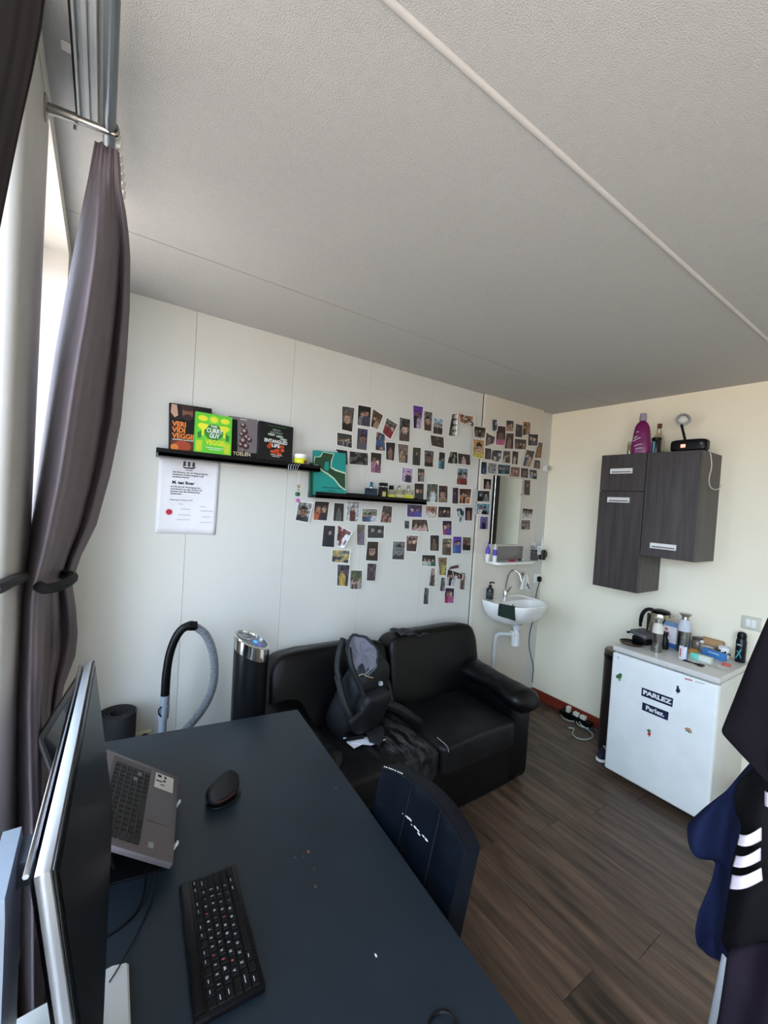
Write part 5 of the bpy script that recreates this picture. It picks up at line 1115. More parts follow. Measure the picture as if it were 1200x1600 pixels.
c = ft(1093, 1016); t = thing('pill_bottle', 'small white tub standing right of the taller flask', 'tub', (c.x, c.y, FH)); MB().lathe((c.x, c.y, FH), [(.022, 0), (.024, .003), (.024, .05), (.02, .056), (.02, .062)], 24).add('body', mat('tub_ivory', (214, 206, 190), .5), t); MB().lathe((c.x, c.y, FH+.058), [(.021, 0), (.021, .014)], 24).add('lid', WHITEM, t)
t = thing('jar_row', 'glass spice jar with dark lid behind the white tub', 'jar', (-.06, -1.255, FH)); MB().lathe((-.06, -1.255, FH), [(.03, 0), (.032, .005), (.032, .055), (.026, .065)], 24).add('glass', mat('jar_brown', (120, 110, 96), .2), t); MB().lathe((-.06, -1.255, FH+.065), [(.029, 0), (.029, .015)], 24).add('lid', mat('lid_dark_grey', (70, 66, 64), .5), t)
c = Vector((-.035, -1.33, FH)); t = MB().box((c.x, c.y, FH+.045), (.035, .12, .09), None, .008).add('wooden_box', mat('kraft_wood', (176, 136, 92), .6)); tag(t, 'tan wooden box leaning against the wall behind the jars', 'box')
c = Vector((-.085, -1.32, FH)); t = MB().box((c.x, c.y, FH+.028), (.04, .07, .056), rot(0, 0, .3), .008).add('plastic_tub', mat('clear_tub', (150, 132, 116), .3)); tag(t, 'brownish translucent tub in front of the tan wooden box', 'tub')
c = ft(1122, 1022); t = thing('cable_heap', 'small dark red and black cable bundle behind the blue carton', 'cables', (c.x, c.y, FH)); 
for k, m2 in enumerate((BLACK, mat('cable_red', (150, 44, 32), .5))):
    rnd = random.Random(k+3); MB().tube([(c.x+rnd.uniform(-.03, .03), c.y+rnd.uniform(-.035, .035), FH+.008+rnd.uniform(0, .035)) for _ in range(12)], .005, 8, smooth=2).add('cable', m2, t)
c = Vector((-.085, -1.405, FH)); t = thing('patterned_cup', 'white cup with black cow spots near the deodorant can', 'cup', c); MB().lathe(c, [(.022, 0), (.027, .004), (.031, .07), (.028, .07), (.024, .008)], 28, cap=False).add('cup', WHITE, t, solid=.001)
b = MB()
for k in range(14):
    a = k*2.4; z = .012+.05*((k*7) % 11)/11; rr = .0272+.0045*z/.07; p = c+Vector((math.cos(a)*rr, math.sin(a)*rr, z)); b.sup(p, (.011, .011, .014), 1, nu=8, nv=6)
b.add('black_spots', BLACK, t)['kind'] = 'stuff'
c = ft(1156, 1034); t = thing('deodorant_can', 'tall black spray can with teal print at the right rear of the fridge', 'spray can', (c.x, c.y, FH)); c = Vector((c.x, c.y, FH))
MB().lathe(c, [(.025, 0), (.0265, .004), (.0265, .13), (.022, .145)], 28).add('can', mat('can_black', (14, 20, 28), .3, .3), t); MB().lathe(c+Vector((0, 0, .145)), [(.023, 0), (.024, .02), (.02, .034), (.012, .04)], 24).add('cap', BLACK, t)
b = MB(); b.tube([c+Vector((-.021, .017, .02)), c+Vector((-.0265, .004, .05)), c+Vector((-.026, -.008, .085))], .0042, 6, smooth=1); b.tube([c+Vector((-.0255, -.010, .03)), c+Vector((-.0265, 0, .055)), c+Vector((-.024, .012, .07))], .003, 6, smooth=1); b.add('teal_swirl', mat('teal_print', (70, 150, 160), .4), t)
MB().box(c+Vector((-.0265, .001, .108)), (.001, .026, .010)).add('name_band', mat('band_grey', (120, 150, 160), .5), t, smooth=False)
c = ft(1080, 1036); t = thing('scissors', 'small dark nail scissors lying on the front of the fridge top', 'scissors', (c.x, c.y, FH))
z = FH+.004
for sx_ in (-1, 1): MB().tube([(c.x+sx_*.012, c.y+.045, z), (c.x, c.y, z+.001*sx_), (c.x-sx_*.014, c.y-.035, z)], .0028, 6).add('blade', BLACK, t)
b = MB(); [b.tube([(c.x+sx_*.014+math.cos(a)*.012, c.y-.048+math.sin(a)*.014, z) for a in [2*PI*i/14 for i in range(14)]], .0026, 6, closed=True) for sx_ in (-1, 1)]; b.add('handle_loops', BLACK, t)
c = ft(1117, 1043); t = thing('key_ring', 'metal key ring with a key lying near the fridge front corner', 'keys', (c.x, c.y, FH)); MB().tube([(c.x+math.cos(a)*.014, c.y+math.sin(a)*.006, FH+.016+math.sin(a)*.013) for a in [2*PI*i/18 for i in range(18)]], .0014, 6, closed=True).add('ring', STEEL, t); MB().box((c.x, c.y-.035, FH+.0015), (.008, .05, .002), rot(0, 0, .3), .0005, 1).add('key', STEEL, t)
MB().box((c.x, c.y+.03, FH+.0015), (.007, .03, .002), rot(0, 0, -.4), .0005, 1).add('key', STEEL, t)
c = ft(1135, 1040); t = MB().box((c.x, c.y, FH+.007), (.02, .045, .014), rot(0, 0, .2), .004).add('lip_balm', mat('lighter_red', (196, 70, 70), .4)); tag(t, 'small red and white stick lying at the right of the fridge top', 'lip balm')
# light switch
c = at(1174, 974, 0, 0); t = thing('light_switch', 'white double light switch on the wall above the fridge', 'switch', (0, c.y, c.z-.04))
MB().bx((-.010, c.y-.048, c.z-.042), (-.0003, c.y+.048, c.z+.042), bev=.005, seg=3).add('plate', mat('switch_ivory', (206, 202, 188), .4), t)
for s_ in (-1, 1): MB().bx((-.014, c.y+s_*.0135-.012, c.z-.024), (-.0095, c.y+s_*.0135+.012, c.z+.024), bev=.002).add('rocker', WHITE, t)
# pedal bin left of the fridge
c = Vector((-.225, -.838, 0)); t = thing('pedal_bin', 'tall slim dark steel bin between the fridge and the corner', 'bin', c)
MB().lathe(c, [(.085, 0), (.087, .01), (.087, .68)], 36).add('body', mat('bin_bronze', (74, 64, 62), .3, .7), t)
MB().lathe(c+Vector((0, 0, .68)), [(.089, 0), (.089, .03)], 36).add('black_collar', BLACK, t)
MB().lathe(c+Vector((0, 0, .71)), [(.088, 0), (.088, .022), (.08, .032), (.04, .038)], 36).add('lid', mat('bin_lid', (108, 98, 90), .35, .8), t)
MB().box(c+Vector((-.095, 0, .012)), (.04, .05, .01), None, .003).add('pedal', BLACK, t)
# shoe
c = Vector((-.35, -.87, 0)); t = thing('sneaker', 'dark blue sneaker with white sole beside the fridge bottom', 'shoe', c)
MB().sup(c+Vector((0, 0, .012)), (.21, .075, .022), .5, .7).add('sole', WHITE, t)
def shf(p):
    q = Vector(p); k = (q.x+.12)/.24; q.z *= .55+.75*max(0, min(1, k)) if q.z > 0 else 1; return q
MB().sup(c+Vector((0, 0, .040)), (.195, .068, .072), .7, .8, None, 28, 16, shf).add('upper', mat('shoe_blue', (24, 30, 46), .7), t)
MB().tube([c+Vector((-.03, -.02, .07)), c+Vector((-.01, .02, .078)), c+Vector((.01, -.02, .085)), c+Vector((.03, .02, .09))], .003, 6).add('laces', WHITEM, t)
# power strip, plugs, cable coil
a, b_ = at(884, 1108, 2, .03), at(912, 1116, 2, .03)
pa, pb = Vector((-.05, -.335, .0)), Vector((-.055, -.60, 0))
t = thing('power_strip', 'black power strip on the floor against the red baseboard', 'power strip', (pa+pb)/2)
MB().box(((pa+pb)/2+Vector((-.005, 0, .022))), (.055, .27, .044), None, .006).add('housing', BLACK, t)
for k, (yy, lab, hh) in enumerate(((-.40, 'white upright plug, left on the floor power strip', .05), (-.47, 'white adapter in the middle of the floor power strip', .03), (-.53, 'white adapter at the right of the floor power strip', .03))):
    o = MB().box((-.06, yy, .045+hh/2), (.04, .045 if k else .03, hh), None, .006).add('plug', mat('plug_white', (216, 210, 198), .5)); tag(o, lab, 'plug')
CW = mat('cord_grey_white', (176, 184, 170), .5); fl_ = lambda u, v, z=.006: at(u, v, 2, z)
o = MB().tube([Vector((-.06, -.40, .09)), fl_(885, 1103, .05), fl_(877, 1110), fl_(876, 1118), fl_(884, 1125), fl_(897, 1128), fl_(906, 1121), fl_(899, 1127, .012), fl_(905, 1134, .012), fl_(919, 1139), fl_(924, 1134, .014), fl_(910, 1125, .014), fl_(903, 1124, .02), fl_(908, 1133, .02), fl_(921, 1141), fl_(927, 1148), fl_(924, 1154), fl_(912, 1156), fl_(900, 1153), fl_(894, 1147), fl_(896, 1141), fl_(898, 1138), fl_(888, 1137)], .0048, 8, smooth=2).add('charging_cable', CW); tag(o, 'pale coiled cable on the floor in front of the power strip', 'cable')
o = MB().tube([fl_(921, 1141, .018), fl_(926, 1136, .02), fl_(934, 1143, .012)], .005, 8, smooth=1).add('dark_cable', mat('cable_slate', (70, 84, 100), .5)); tag(o, 'short slate blue cable end on the floor beside the bin', 'cable')
# ================================================================== sofa
SX0, SX1, SYB, SYF = -2.62, -1.07, -.045, -.80
t = thing('sofa', 'black two-seat leather sofa against the photo wall', 'sofa', (-1.83, -.43, 0))
def crease(seed, amp):
    def fn(p):
        n_ = mnoise.noise(Vector((p.x*6+seed, p.y*6, p.z*6)))+.5*mnoise.noise(Vector((p.x*16, p.y*14+seed, p.z*16)))
        q = Vector(p); l = q.length or 1; return q*(1+amp*n_/max(.15, l))
    return fn
MB().sup((-1.845, -.39, .175), (1.47, .66, .35), .12, .12, nu=60, nv=20, fn=crease(3, .004)).add('base', LEATH, t)
b = MB()
def frontf(u, v): x_ = -2.50+1.32*u; return Vector((x_, -.715-.012*math.sin(v*PI)-.003*mnoise.noise(Vector((x_*9, v*4, 1))), .03+.35*v))
b.grid(frontf, 50, 12); b.add('front_panel', LEATH, t, ang=3)
for k, (xa, xb) in enumerate(((-2.45, -1.842), (-1.838, -1.235))):
    def sf(p, k=k):
        q = crease(k*7, .006)(p)
        if q.z > 0: q.z += .018*(1-abs(p.x/.31)**2)-.012*math.exp(-((p.x+.05)/.16)**2-((p.y+.05)/.18)**2)
        return q
    o = MB().sup(((xa+xb)/2, -.475, .355), (xb-xa+.008, .60, .17), .25, .18, nu=60, nv=26, fn=sf).add('seat_cushion', LEATHW if k == 0 else mat('seat_leather', (17, 17, 19), .45, var=.5, vscale=10, bump=.5, bscale=120), t)
Rb = rot(-.22, 0, 0)
for k, (xa, xb, zt) in enumerate(((-2.60, -1.838, .835), (-1.828, -1.045, .85))):
    def bf_(p, k=k):
        q = crease(k*5+20, .008)(p); q.y -= .02*max(0, math.cos(p.x/.42*PI/2))*(1 if p.y < 0 else .2); return q
    MB().sup(((xa+xb)/2, -.17, (zt+.38)/2), (xb-xa, .19, zt-.36), .38, .22, Rb, 56, 30, bf_).add('back_cushion', LEATH, t)
MB().sup((-1.83, -.09, .40), (1.55, .10, .66), .2, .15, nu=50).add('back_frame', LEATH, t)
for s_, xa in ((-1, -2.53), (1, -1.145)):
    # rolled arm, higher at the back, drooping pad at the front
    def arm(u, v, s_=s_, xa=xa):
        y_ = -.16-.63*v; a = 2*PI*u
        r = .105*(1-.0*v); zc = .555-.035*v; hx = .115+.012*math.sin(v*9); k = min(1, (1-v)/.10+.25, 1) if v > .92 else 1
        hz = .075*k**.6
        n_ = .006*mnoise.noise(Vector((u*5, v*9, xa)))
        return Vector((xa+s_*.015+(hx*k**.4+n_)*math.cos(a), y_-.0, zc+(hz+n_)*math.sin(a)-.012*math.cos(a)*s_))
    b = MB(); b.grid(arm, 36, 40, cu=True); 
    e = [arm(i/36, 1) for i in range(36)]; b.bm.faces.new([b.bm.verts.new(p) for p in e]); e = [arm(i/36, 0) for i in range(36)]; b.bm.faces.new([b.bm.verts.new(p) for p in e])
    bmesh.ops.remove_doubles(b.bm, verts=b.bm.verts, dist=.0002); b.add('arm_pad', LEATH, t, ang=1.2)
    MB().sup((xa, -.425, .28), (.17, .62, .54), .18, .15, nu=40, nv=22, fn=crease(9, .004)).add('arm_body', LEATH, t)
for x_ in (SX0+.12, SX1-.12):
    for y_ in (-.12, -.66): MB().cyl((x_, y_, 0), (x_, y_, .03), .025).add('foot', BLACK, t)
# painted highlight along the seat seam
sp = lambda u, v, z=.462: at(u, v, 2, z)
MB().tube([sp(683, 1152), sp(690, 1158), sp(696, 1163), sp(700, 1168), sp(701, 1175)], .002, 6, smooth=1).add('seam_highlight', mat('seam_glint_grey', (150, 150, 150), .7), t)
# dark garment on top of the sofa back
g0, g1 = at(612, 981, 1, -.12), at(655, 979, 1, -.12)
def gf(u, v):
    p = g0.lerp(g1, u); return Vector((p.x, -.10-.13*v, p.z-.010+.010*math.sin(u*7)*.5+.006*math.sin(u*17)-.010*(v*2-1)**2-.0*v))
b = MB(); b.grid(gf, 30, 10); o = b.add('folded_cloth', mat('dark_grey_cloth', (44, 42, 48), .9, bump=.6), ang=3, solid=.008); tag(o, 'small dark grey cloth lying on top of the right back cushion', 'cloth')
# ------------------------------------------------------------------ backpack slumped against the backrest
BPK = mat('backpack_nylon', (13, 15, 20), .6, var=.2, bump=.5, bscale=500); BPG = mat('backpack_lining', (100, 97, 106), .85, bump=.4, bscale=200)
t = thing('backpack', 'black backpack with open grey-lined top slumped on the left sofa seat', 'backpack', (-2.07, -.42, .44))
Rb2 = rot(.32, .10, .25)
def bpf(p):
    q = crease(31, .014)(p); k = (q.z+.22)/.44; q.x *= 1.08-.22*k; q.y *= 1.15-.35*k; return q
bc = at(562, 1085, 1, -.42)
MB().sup(bc, (.27, .19, .46), .5, .55, Rb2, 50, 36, bpf).add('main_body', BPK, t)
pc = at(578, 1110, 1, -.53); MB().sup(pc, (.20, .09, .24), .5, .5, Rb2, 36, 24, crease(11, .012)).add('front_pocket', BPK, t)
# grey lined hood
hc = at(566, 1023, 1, -.47); vdir = (Vector(CAM)-hc).normalized(); hx_ = vdir.cross(Vector((0, 0, 1))).normalized()*-1; hz_ = hx_.cross(vdir)*-1
if hz_.z < 0: hz_ = -hz_
def hood(u, v):
    a = 2*PI*u; r = v; wob = 1+.06*math.sin(3*a+1)+.04*math.sin(7*a)
    X = .078*r*wob*math.cos(a)+.022*r*math.sin(a)*-1; Z = .100*r*wob*math.sin(a)
    d = .018*math.cos(r*PI/2)*-1+.007*math.sin(6*a+r*6)*r*(1-r)*4+.012*math.sin(X*40)
    return hc+hx_*X+hz_*Z+vdir*(d+.03)
b = MB(); b.grid(hood, 40, 12, cu=True); b.add('grey_lining', BPG, t, ang=3, solid=.003)
MB().tube([hood(i/28, 1.0)-vdir*.004 for i in range(28)], .008, 8, closed=True).add('opening_rim', BPK, t)
MB().tube([hood(i/28, 1.0) for i in range(15, 27)], .004, 6).add('pale_edge', mat('edge_pale', (120, 150, 150), .8), t)
def strap(pts, w_, m_=BPK, nm='strap'):
    b = MB(); P_ = [at(u, v, 1, y) for u, v, y in pts]
    b.tube(P_, w_, 8, smooth=3); return b.add(nm, m_, t)
strap([(536, 998, -.40), (529, 1020, -.43), (526, 1045, -.45), (530, 1060, -.47)], .016)
strap([(545, 1012, -.5), (548, 1040, -.54), (560, 1065, -.56), (569, 1090, -.57), (568, 1110, -.58), (556, 1122, -.6), (545, 1130, -.6)], .014)
strap([(527, 1055, -.45), (534, 1085, -.5), (540, 1105, -.54), (548, 1120, -.56)], .018)
strap([(598, 1098, -.52), (622, 1106, -.52), (645, 1122, -.53), (655, 1130, -.5)], .026)
strap([(600, 1050, -.44), (608, 1070, -.46), (612, 1095, -.5)], .012)
lg = at(595, 1068, 1, -.555); b = MB(); b.tube([lg+hx_*math.cos(a)*.010+hz_*math.sin(a)*.010 for a in [2*PI*i/18 for i in range(18)]], .0016, 6, closed=True); b.box(lg, (.004, .003, .012), rot(0, .6, .6)); b.box(lg+Vector((.004, 0, -.002)), (.003, .003, .010), rot(0, .6, .6)); b.add('round_logo', mat('logo_white', (200, 200, 204), .5), t)
b = MB(); b.tube([at(558, 1057, 1, -.56), at(566, 1053, 1, -.56), at(577, 1058, 1, -.56), at(583, 1059, 1, -.56)], .003, 6); b.add('zip_pull', mat('zip_tan', (150, 130, 110), .5), t)
# magazines, wallet and envelopes by the bag
def sheet(name, pts, z, th, m_, label, cat, tilt=0):
    P_ = [at(u, v, 2, z) for u, v in pts]; b = MB(); b.prism([Vector((p.x, p.y, z+tilt*i)) for i, p in enumerate(P_)], (0, 0, th), bev=min(.001, th*.3)); o = b.add(name, m_, smooth=False); return tag(o, label, cat)
o = sheet('magazine', [(513, 1125), (533, 1120), (546, 1150), (538, 1156)], .458, .006, mat('magazine_white', (216, 224, 232), .4), 'blue and white magazine lying left of the backpack on the seat', 'magazine')
P_ = [at(u, v, 2, .4645) for u, v in ((518, 1125), (532, 1121), (539, 1140), (529, 1143))]; MB().prism(P_, (0, 0, .0006)).add('blue_print', mat('magazine_blue', (44, 120, 190), .4), o, smooth=False)
P_ = [at(u, v, 2, .4652) for u, v in ((521, 1131), (531, 1128), (533, 1132), (523, 1135))]; MB().prism(P_, (0, 0, .0004)).add('white_print', WPR, o, smooth=False)
sheet('envelope', [(541, 1160), (566, 1149), (578, 1158), (553, 1170)], .462, .004, PAPER, 'white envelope under the dark wallet on the seat', 'envelope')
sheet('envelope', [(546, 1161), (575, 1151), (603, 1156), (580, 1165)], .467, .003, mat('envelope_white', (228, 230, 236), .6), 'second white envelope sticking out right of the dark pouch', 'envelope')
sheet('wallet', [(536, 1136), (562, 1133), (569, 1154), (542, 1158)], .474, .020, BLACK, 'flat black case lying on the magazine in front of the backpack', 'case')
sheet('pouch', [(568, 1138), (598, 1138), (601, 1152), (594, 1165), (577, 1160)], .473, .012, mat('pouch_grey', (42, 40, 48), .8), 'dark grey pouch right of the flat black case on the seat', 'pouch')
# ================================================================== dining chair pushed under the desk
yA, yB_, yM = -1.25, -1.63, -1.44
t = thing('dining_chair', 'black leather chair with worn backrest pushed under the desk', 'chair', (-2.78, yM, 0))
def cb_(u, v, d=0):
    y_ = yA+(yB_-yA)*u; k = 1-(2*u-1)**2
    z = .40+(.848+.022*k-.40)*v; x_ = -2.66+.10*v**1.1+.030*k*1.0-.02
    return Vector((x_+d, y_, z))
def chair_shell():
    b = MB(); nu_, nv_ = 28, 24
    def f(s, v):
        # closed loop around thickness
        if s < .5: u = s/.5; return cb_(u, v, 0)+Vector((-.0, 0, 0))-Vector((.012*abs(math.sin(u*PI*3))**.7*math.sin(PI*min(1, max(0, v*1.0)))**.35, 0, 0))
        u = 1-(s-.5)/.5; return cb_(u, v, .045)
    b.grid(f, 56, nv_, cu=True)
    for v in (0, 1): b.bm.faces.new([b.bm.verts.new(f(i/56, v)) for i in range(56)])
    bmesh.ops.remove_doubles(b.bm, verts=b.bm.verts, dist=.0002); return b
chair_shell().add('backrest', CHLEA, t, ang=.9)
for u in (1/3, 2/3): MB().tube([cb_(u, v/10, -.003) for v in range(11)], .0012, 6).add('seam', BLACKM, t)
MB().tube([cb_(i/16, 1, 0)-Vector((.003, 0, .003)) for i in range(17)], .003, 6).add('piping', CHLEA, t)
WORN = mat('worn_white', (196, 192, 190), .8)
def worn(pts, w_, u0, u1, v0, v1):
    rnd = random.Random(int(u0*100)); b = MB()
    for k in range(pts):
        u = u0+(u1-u0)*(k+rnd.random()*.6)/pts; v = v0+(v1-v0)*(k/pts)+rnd.uniform(-.008, .008); p = cb_(u, v, -.0005-.012*abs(math.sin(u*PI*3))**.7*math.sin(PI*v)**.35)
        rr = w_*rnd.uniform(.5, 1.3); b.sup(p, (.0015, rr*2.2, rr), 1, nu=8, nv=5)
    return b.add('worn_patch', WORN, t)
worn(10, .0055, .30, .62, .80, .79); 
b = MB(); rnd = random.Random(4)
for k in range(9): p = cb_(.015+.022*k+rnd.uniform(0, .01), 1, .002); b.sup(p+Vector((0, 0, .001)), (.006, .007, .002), 1, nu=6, nv=4)
b.add('worn_edge', WORN, t)
MB().sup((-2.89, yM, .43), (.44, .42, .09), .3, .3, nu=40).add('seat', CHLEA, t)
for x_, y_ in ((-2.70, yA-.02), (-2.70, yB_+.02), (-3.07, yA-.02), (-3.07, yB_+.02)): MB().bx((x_-.018, y_-.018, 0), (x_+.018, y_+.018, .40), bev=.003).add('leg', BLACK, t)
# ================================================================== tower heater, vacuum hose, yoga mat
c = Vector((-2.735, -.33, 0)); t = thing('tower_fan', 'black tower fan with chrome slanted top left of the sofa', 'fan', c)
def slant(zf, r, n=40, sx_=1.0):
    return [c+Vector((r*math.cos(2*PI*i/n), r*math.sin(2*PI*i/n), zf(r*math.cos(2*PI*i/n), r*math.sin(2*PI*i/n)))) for i in range(n)]
R0 = .082
sl = lambda b0: (lambda x_, y_: b0-.40*x_+.20*y_)
MB().lathe(c, [(.10, 0), (.10, .012), (.085, .02)], 36).add('base', BLACK, t)
b = MB(); b.rings([slant(lambda x_, y_: .02, .076), slant(lambda x_, y_: .3, .078), slant(sl(.935), R0)]); b.add('tower_body', mat('fan_black', (13, 15, 19), .3), t)
b = MB(); b.rings([slant(sl(.935), R0+.002), slant(sl(.995), R0+.003), slant(sl(1.0), R0-.001), slant(sl(1.0), R0-.008), slant(sl(.988), R0-.010)], cap0=False, cap1=False); b.add('chrome_band', CHROME, t)
b = MB(); b.rings([slant(sl(.975), R0-.009), slant(sl(.992), R0-.0095)]); b.add('control_panel', mat('fan_panel', (110, 112, 118), .4, .3), t)
nrm = Vector((.40, -.20, 1)).normalized()
def on_top(dx, dy, o=.0): return c+Vector((dx, dy, .9925-.40*dx+.20*dy))+nrm*o
Rn = nrm.to_track_quat('Z', 'Y').to_matrix()
MB().box(on_top(.014, -.006, .001), (.030, .020, .002), Rn, .0005, 1).add('blue_display', mat('display_blue', (50, 130, 210), .3, emit=.6), t, smooth=False)
MB().box(on_top(.028, -.028, .001), (.024, .012, .002), Rn, .0005, 1).add('blue_display', mat('display_indigo', (60, 70, 190), .3, emit=.4), t, smooth=False)
b = MB()
for k in range(7): a = k*.85; b.box(on_top(.014+.036*math.cos(a), -.012+.034*math.sin(a), .001), (.008, .003, .001), Rn)
b.add('button_marks', mat('mark_pale', (200, 204, 206), .4), t, smooth=False)
MB().tube([on_top(-.030+.034*math.cos(a), .030+.034*math.sin(a), .001) for a in [2.4+3.6*i/12 for i in range(13)]], .003, 8).add('carry_slot_rim', CHROME, t)
MB().box(on_top(-.034, .034, -.001), (.05, .03, .003), Rn @ rot(0, 0, -.7), .002).add('carry_slot', mat('slot_grey', (150, 152, 156), .3, .5), t)
MB().bx((-2.655, -.30, .56), (-2.640, -.27, .72), bev=.003).add('rear_grip', WHITEM, t)
# vacuum cleaner
t = thing('vacuum_cleaner', 'vacuum cleaner hose standing in an arch with grey wand behind the desk', 'vacuum cleaner', (-3.02, -.26, 0))
vp = lambda u, v, y=-.2: at(u, v, 1, y)
HOSE = mat('hose_grey', (112, 116, 122), .4); 
MB().tube([vp(258, 1086), vp(260, 1050), vp(266, 1015), vp(280, 985), vp(295, 977), vp(301, 976)], [.019, .0185, .019, .019], 16, smooth=3).add('grip_tube', BLACK, t)
MB().tube([vp(294, 978), vp(307, 978)], .0225, 16).add('hose_collar', BLACK, t)
# corrugated hose: ring profile swept along
pp = [vp(303, 978), vp(320, 988), vp(331, 1010), vp(336, 1040), vp(334, 1070), vp(325, 1095), vp(310, 1118), vp(292, 1138), vp(275, 1158, -.22), vp(262, 1190, -.25)]
def smooth_path(P_, it):
    for _ in range(it):
        Q = [P_[0]]
        for a, b__ in zip(P_, P_[1:]): Q += [a*.75+b__*.25, a*.25+b__*.75]
        P_ = Q+[P_[-1]]
    return P_
pp = smooth_path(pp, 3)
L_ = [0]
for a, b__ in zip(pp, pp[1:]): L_.append(L_[-1]+(b__-a).length)
def along(s):
    s *= L_[-1]
    for i in range(len(L_)-1):
        if s <= L_[i+1]: return pp[i].lerp(pp[i+1], (s-L_[i])/(L_[i+1]-L_[i]+1e-9))
    return pp[-1]
nr = 72
b = MB(); b.tube([along(i/(nr*2)) for i in range(nr*2+1)], [.0205 if i % 2 else .0145 for i in range(nr*2+1)], 14); b.add('corrugated_hose', HOSE, t, ang=1.0)
MB().cyl(vp(258, 1086), vp(257, 1104), .021, .019, 20).add('clamp_ring', mat('wand_grey', (128, 138, 150), .4), t)
MB().cyl(vp(257, 1101), vp(255, 1122), .0225, n=20).add('wand_sleeve', MAT['wand_grey'], t)
MB().cyl(vp(255, 1120), Vector((vp(252, 1150).x-.01, -.22, .06)), .0165, n=20).add('wand', MAT['wand_grey'], t)
MB().tube([vp(252, 1104, -.22), vp(247.5, 1109, -.22), vp(248, 1116, -.22), vp(252, 1120, -.22)], .003, 8, smooth=1).add('release_clip', BLACK, t)
MB().tube([vp(251, 1102), vp(261, 1103)], .004, 8).add('dark_seal', BLACK, t)
MB().sup((-2.95, -.27, .13), (.30, .28, .24), .5, .6).add('cleaner_body', mat('vac_body', (40, 42, 48), .35), t)
MB().bx((-3.10, -.30, 0), (-2.98, -.10, .05), bev=.01).add('floor_head', BLACK, t)
# rolled mat
c = Vector((-3.265, -.135, 0)); t = thing('yoga_mat', 'black rolled exercise mat standing upright in the left corner', 'yoga mat', c)
b = MB(); turns = 3.4; N = 150; th_ = .009; Hm = .675
def spiral(i): a = 2*PI*turns*i/N; r = .030+.0125*a/(2*PI)*1.05; return a, r
prev = None
cols_ = []
for i in range(N+1):
    a, r = spiral(i); ro, ri = r+th_/2, r-th_/2; d = Vector((math.cos(a), math.sin(a), 0))
    cols_.append([b.bm.verts.new(c+d*rr+Vector((0, 0, z))) for rr, z in ((ri, 0), (ri, Hm), (ro, Hm), (ro, 0))])
for p, q in zip(cols_, cols_[1:]):
    for k in range(4): b.bm.faces.new((p[k], p[(k+1) % 4], q[(k+1) % 4], q[k]))
b.bm.faces.new(cols_[0]); b.bm.faces.new(cols_[-1]); b.add('rolled_foam', RUBBER, t, ang=.8)
so = at(222, 1147, 1, YP); t = thing('wall_socket', 'cream wall socket box low on the wall right of the rolled mat', 'socket', (so.x, YP, so.z-.03)); MB().bx((so.x-.05, YP-.03, so.z-.025), (so.x+.04, YP-.0003, so.z+.02), bev=.005).add('housing', mat('socket_cream', (204, 202, 180), .5), t)
MB().cyl((so.x+.01, YP-.03, so.z-.002), (so.x+.01, YP-.045, so.z-.002), .018).add('plug', BLACK, t)
# ================================================================== clothes rack with coats, lower right
t = thing('clothes_rack', 'white metal clothes rack upright behind the hanging coats', 'clothes rack', (-2.0, -2.05, 0))
p1, p2 = at(1137, 1500, 0, -2.20), at(1117, 1600, 0, -2.20); d = (p1-p2)/(p1.z-p2.z); foot = p2-d*(p2.z-.03); top = p1+d*.25
MB().cyl(foot, top, .011, n=16).add('upright', mat('rack_white', (206, 204, 206), .3, .3), t)
hb_ = Vector((-2.2, -2.22, 1.80))
MB().tube([top, Vector((-2.2, -2.15, 1.3)), hb_, Vector((-1.3, -2.22, 1.80)), Vector((-1.3, -2.2, .03))], .011, 12, smooth=0).add('frame', MAT['rack_white'], t)
MB().cyl((foot.x, foot.y-.25, .015), (foot.x, foot.y+.12, .015), .012).add('base_bar', MAT['rack_white'], t); MB().cyl((-1.3, -2.4, .015), (-1.3, -2.0, .015), .012).add('base_bar', MAT['rack_white'], t)
def garment(px, xd, depth, seed=1, fold=.012, n=220, rings_=14):
    """closed padded cloth body whose outline passes through the pixels at the plane x=xd"""
    P_ = [at(u, v, 0, xd) for u, v in px]
    per = [0]
    for a, b__ in zip(P_, P_[1:]+P_[:1]): per.append(per[-1]+(b__-a).length)
    out_ = []
    for i in range(n):
        s = per[-1]*i/n
        for k in range(len(P_)):
            if per[k] <= s <= per[k+1]: out_.append(P_[k].lerp(P_[(k+1) % len(P_)], (s-per[k])/(per[k+1]-per[k]+1e-9))); break
    for _ in range(3): out_ = [out_[i]*.5+(out_[i-1]+out_[(i+1) % n])*.25 for i in range(n)]
    ce = sum(out_, Vector())/n; b = MB()
    def surf(side):
        rr = []
        for j in range(rings_):
            k = j/(rings_-1); q = math.cos(k*PI/2); hgt = math.sin(k*PI/2)**.8
            ring = []
            for p in out_:
                w3 = ce.lerp(p, q*.999+.001); f_ = fold*(math.sin(w3.y*55+seed+.8*math.sin(w3.z*5))+.6*math.sin(w3.y*97+w3.z*6+seed*2)+.8*mnoise.noise(w3*9))
                ring.append(w3+Vector((side*(depth*hgt+(f_ if hgt > .05 else 0)*min(1, hgt*2)), 0, 0)))
            rr.append(ring)
        return rr
    front = surf(-1); back_ = surf(1)
    b.rings(back_[::-1]+front[1:], True, True)
    return b
COATB = mat('coat_black', (17, 13, 17), .9, var=.15, bump=.5, bscale=700); COATP = mat('coat_plum', (26, 19, 26), .92, bump=.5, bscale=700); NAVYC = mat('jacket_navy', (21, 26, 50), .85, var=.12, bump=.5, bscale=500)
COATS = mat('tracksuit_black', (11, 10, 11), .7, bump=.4, bscale=400)
t = thing('navy_jacket', 'navy blue jacket hanging between the fridge and the black coats', 'jacket', at(1135, 1500, 0, -2.2))
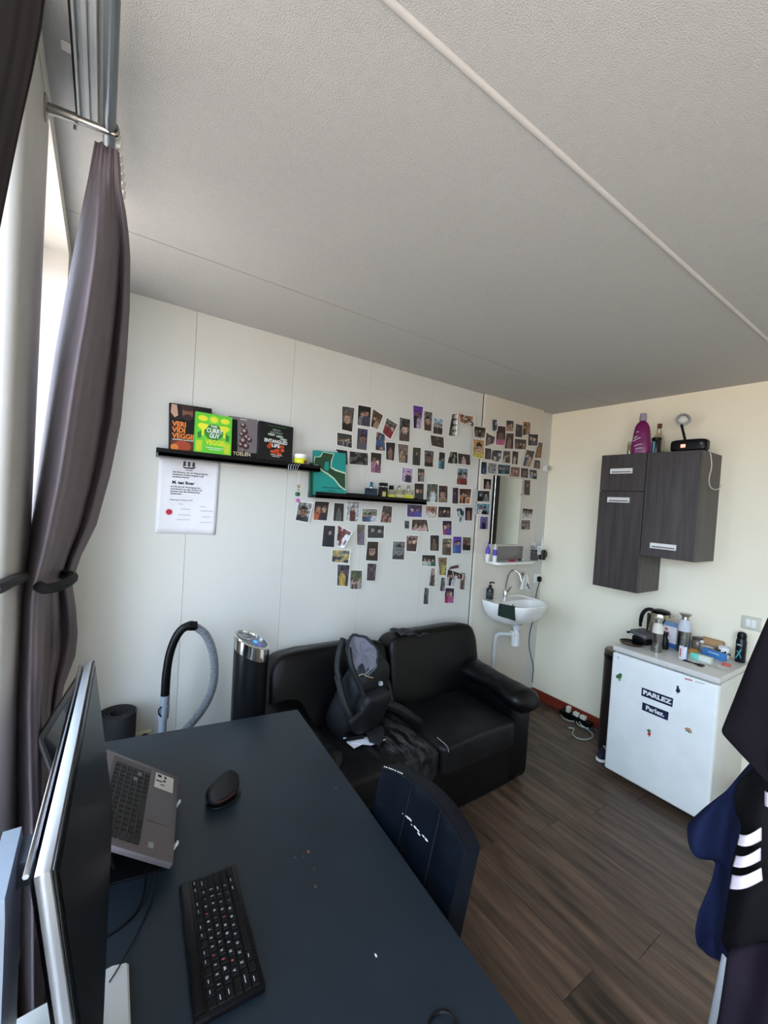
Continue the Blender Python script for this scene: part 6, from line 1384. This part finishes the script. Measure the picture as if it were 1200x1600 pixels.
garment([(1182, 1180), (1160, 1205), (1135, 1235), (1100, 1262), (1076, 1284), (1078, 1308), (1095, 1330), (1119, 1345), (1112, 1375), (1094, 1420), (1089, 1450), (1090, 1475), (1104, 1493), (1130, 1504), (1160, 1520), (1230, 1500), (1260, 1300), (1240, 1180)], -2.18, .045, 3, .018).add('fabric', NAVYC, t, ang=3)
t = thing('black_coat', 'black coat with a pointed hanging panel at the right edge', 'coat', at(1190, 1240, 0, -2.38))
b = garment([(1230, 900), (1200, 965), (1172, 1030), (1150, 1085), (1127, 1143), (1140, 1158), (1162, 1182), (1180, 1203), (1200, 1225), (1300, 1260), (1380, 1100), (1340, 900)], -2.40, .03, 1, .011); b.add('fabric', COATB, t, ang=3)
t = thing('striped_track_jacket', 'black track jacket sleeve with three white stripes at right', 'jacket', at(1165, 1500, 0, -2.3))
garment([(1176, 1200), (1152, 1222), (1146, 1245), (1150, 1268), (1160, 1290), (1150, 1320), (1143, 1350), (1140, 1385), (1134, 1425), (1126, 1470), (1140, 1490), (1165, 1510), (1300, 1530), (1340, 1300), (1300, 1190)], -2.30, .035, 5, .007).add('fabric', COATS, t, ang=3)
STR = mat('stripe_white', (178, 164, 172), .7)
for q in (((1157, 1303), (1190, 1292), (1190, 1312), (1153, 1319)), ((1151, 1336), (1189, 1324), (1189, 1343), (1146, 1353)), ((1145, 1366), (1190, 1355), (1192, 1374), (1141, 1388)), ((1196, 1235), (1215, 1228), (1215, 1250), (1196, 1258))):
    P_ = [at(u, v, 0, -2.352) for u, v in q]; b = MB()
    b.grid(lambda a, c_: P_[0].lerp(P_[1], a).lerp(P_[3].lerp(P_[2], a), c_)+Vector((-.010*math.sin(a*PI)-.002, 0, -.003*math.sin(a*PI))), 12, 5); b.add('white_stripe', STR, t, ang=3, solid=.002)
t = thing('plum_coat', 'dark plum coat in the bottom right corner, hanging lowest', 'coat', at(1180, 1620, 0, -2.3))
garment([(1140, 1478), (1133, 1530), (1125, 1580), (1112, 1640), (1100, 1760), (1400, 1900), (1400, 1500), (1200, 1470)], -2.33, .05, 8, .010).add('fabric', COATP, t, ang=3)
for i, (lb, xd_) in enumerate((('wire hanger holding the black coat, out of view above', -2.4),)):
    pass
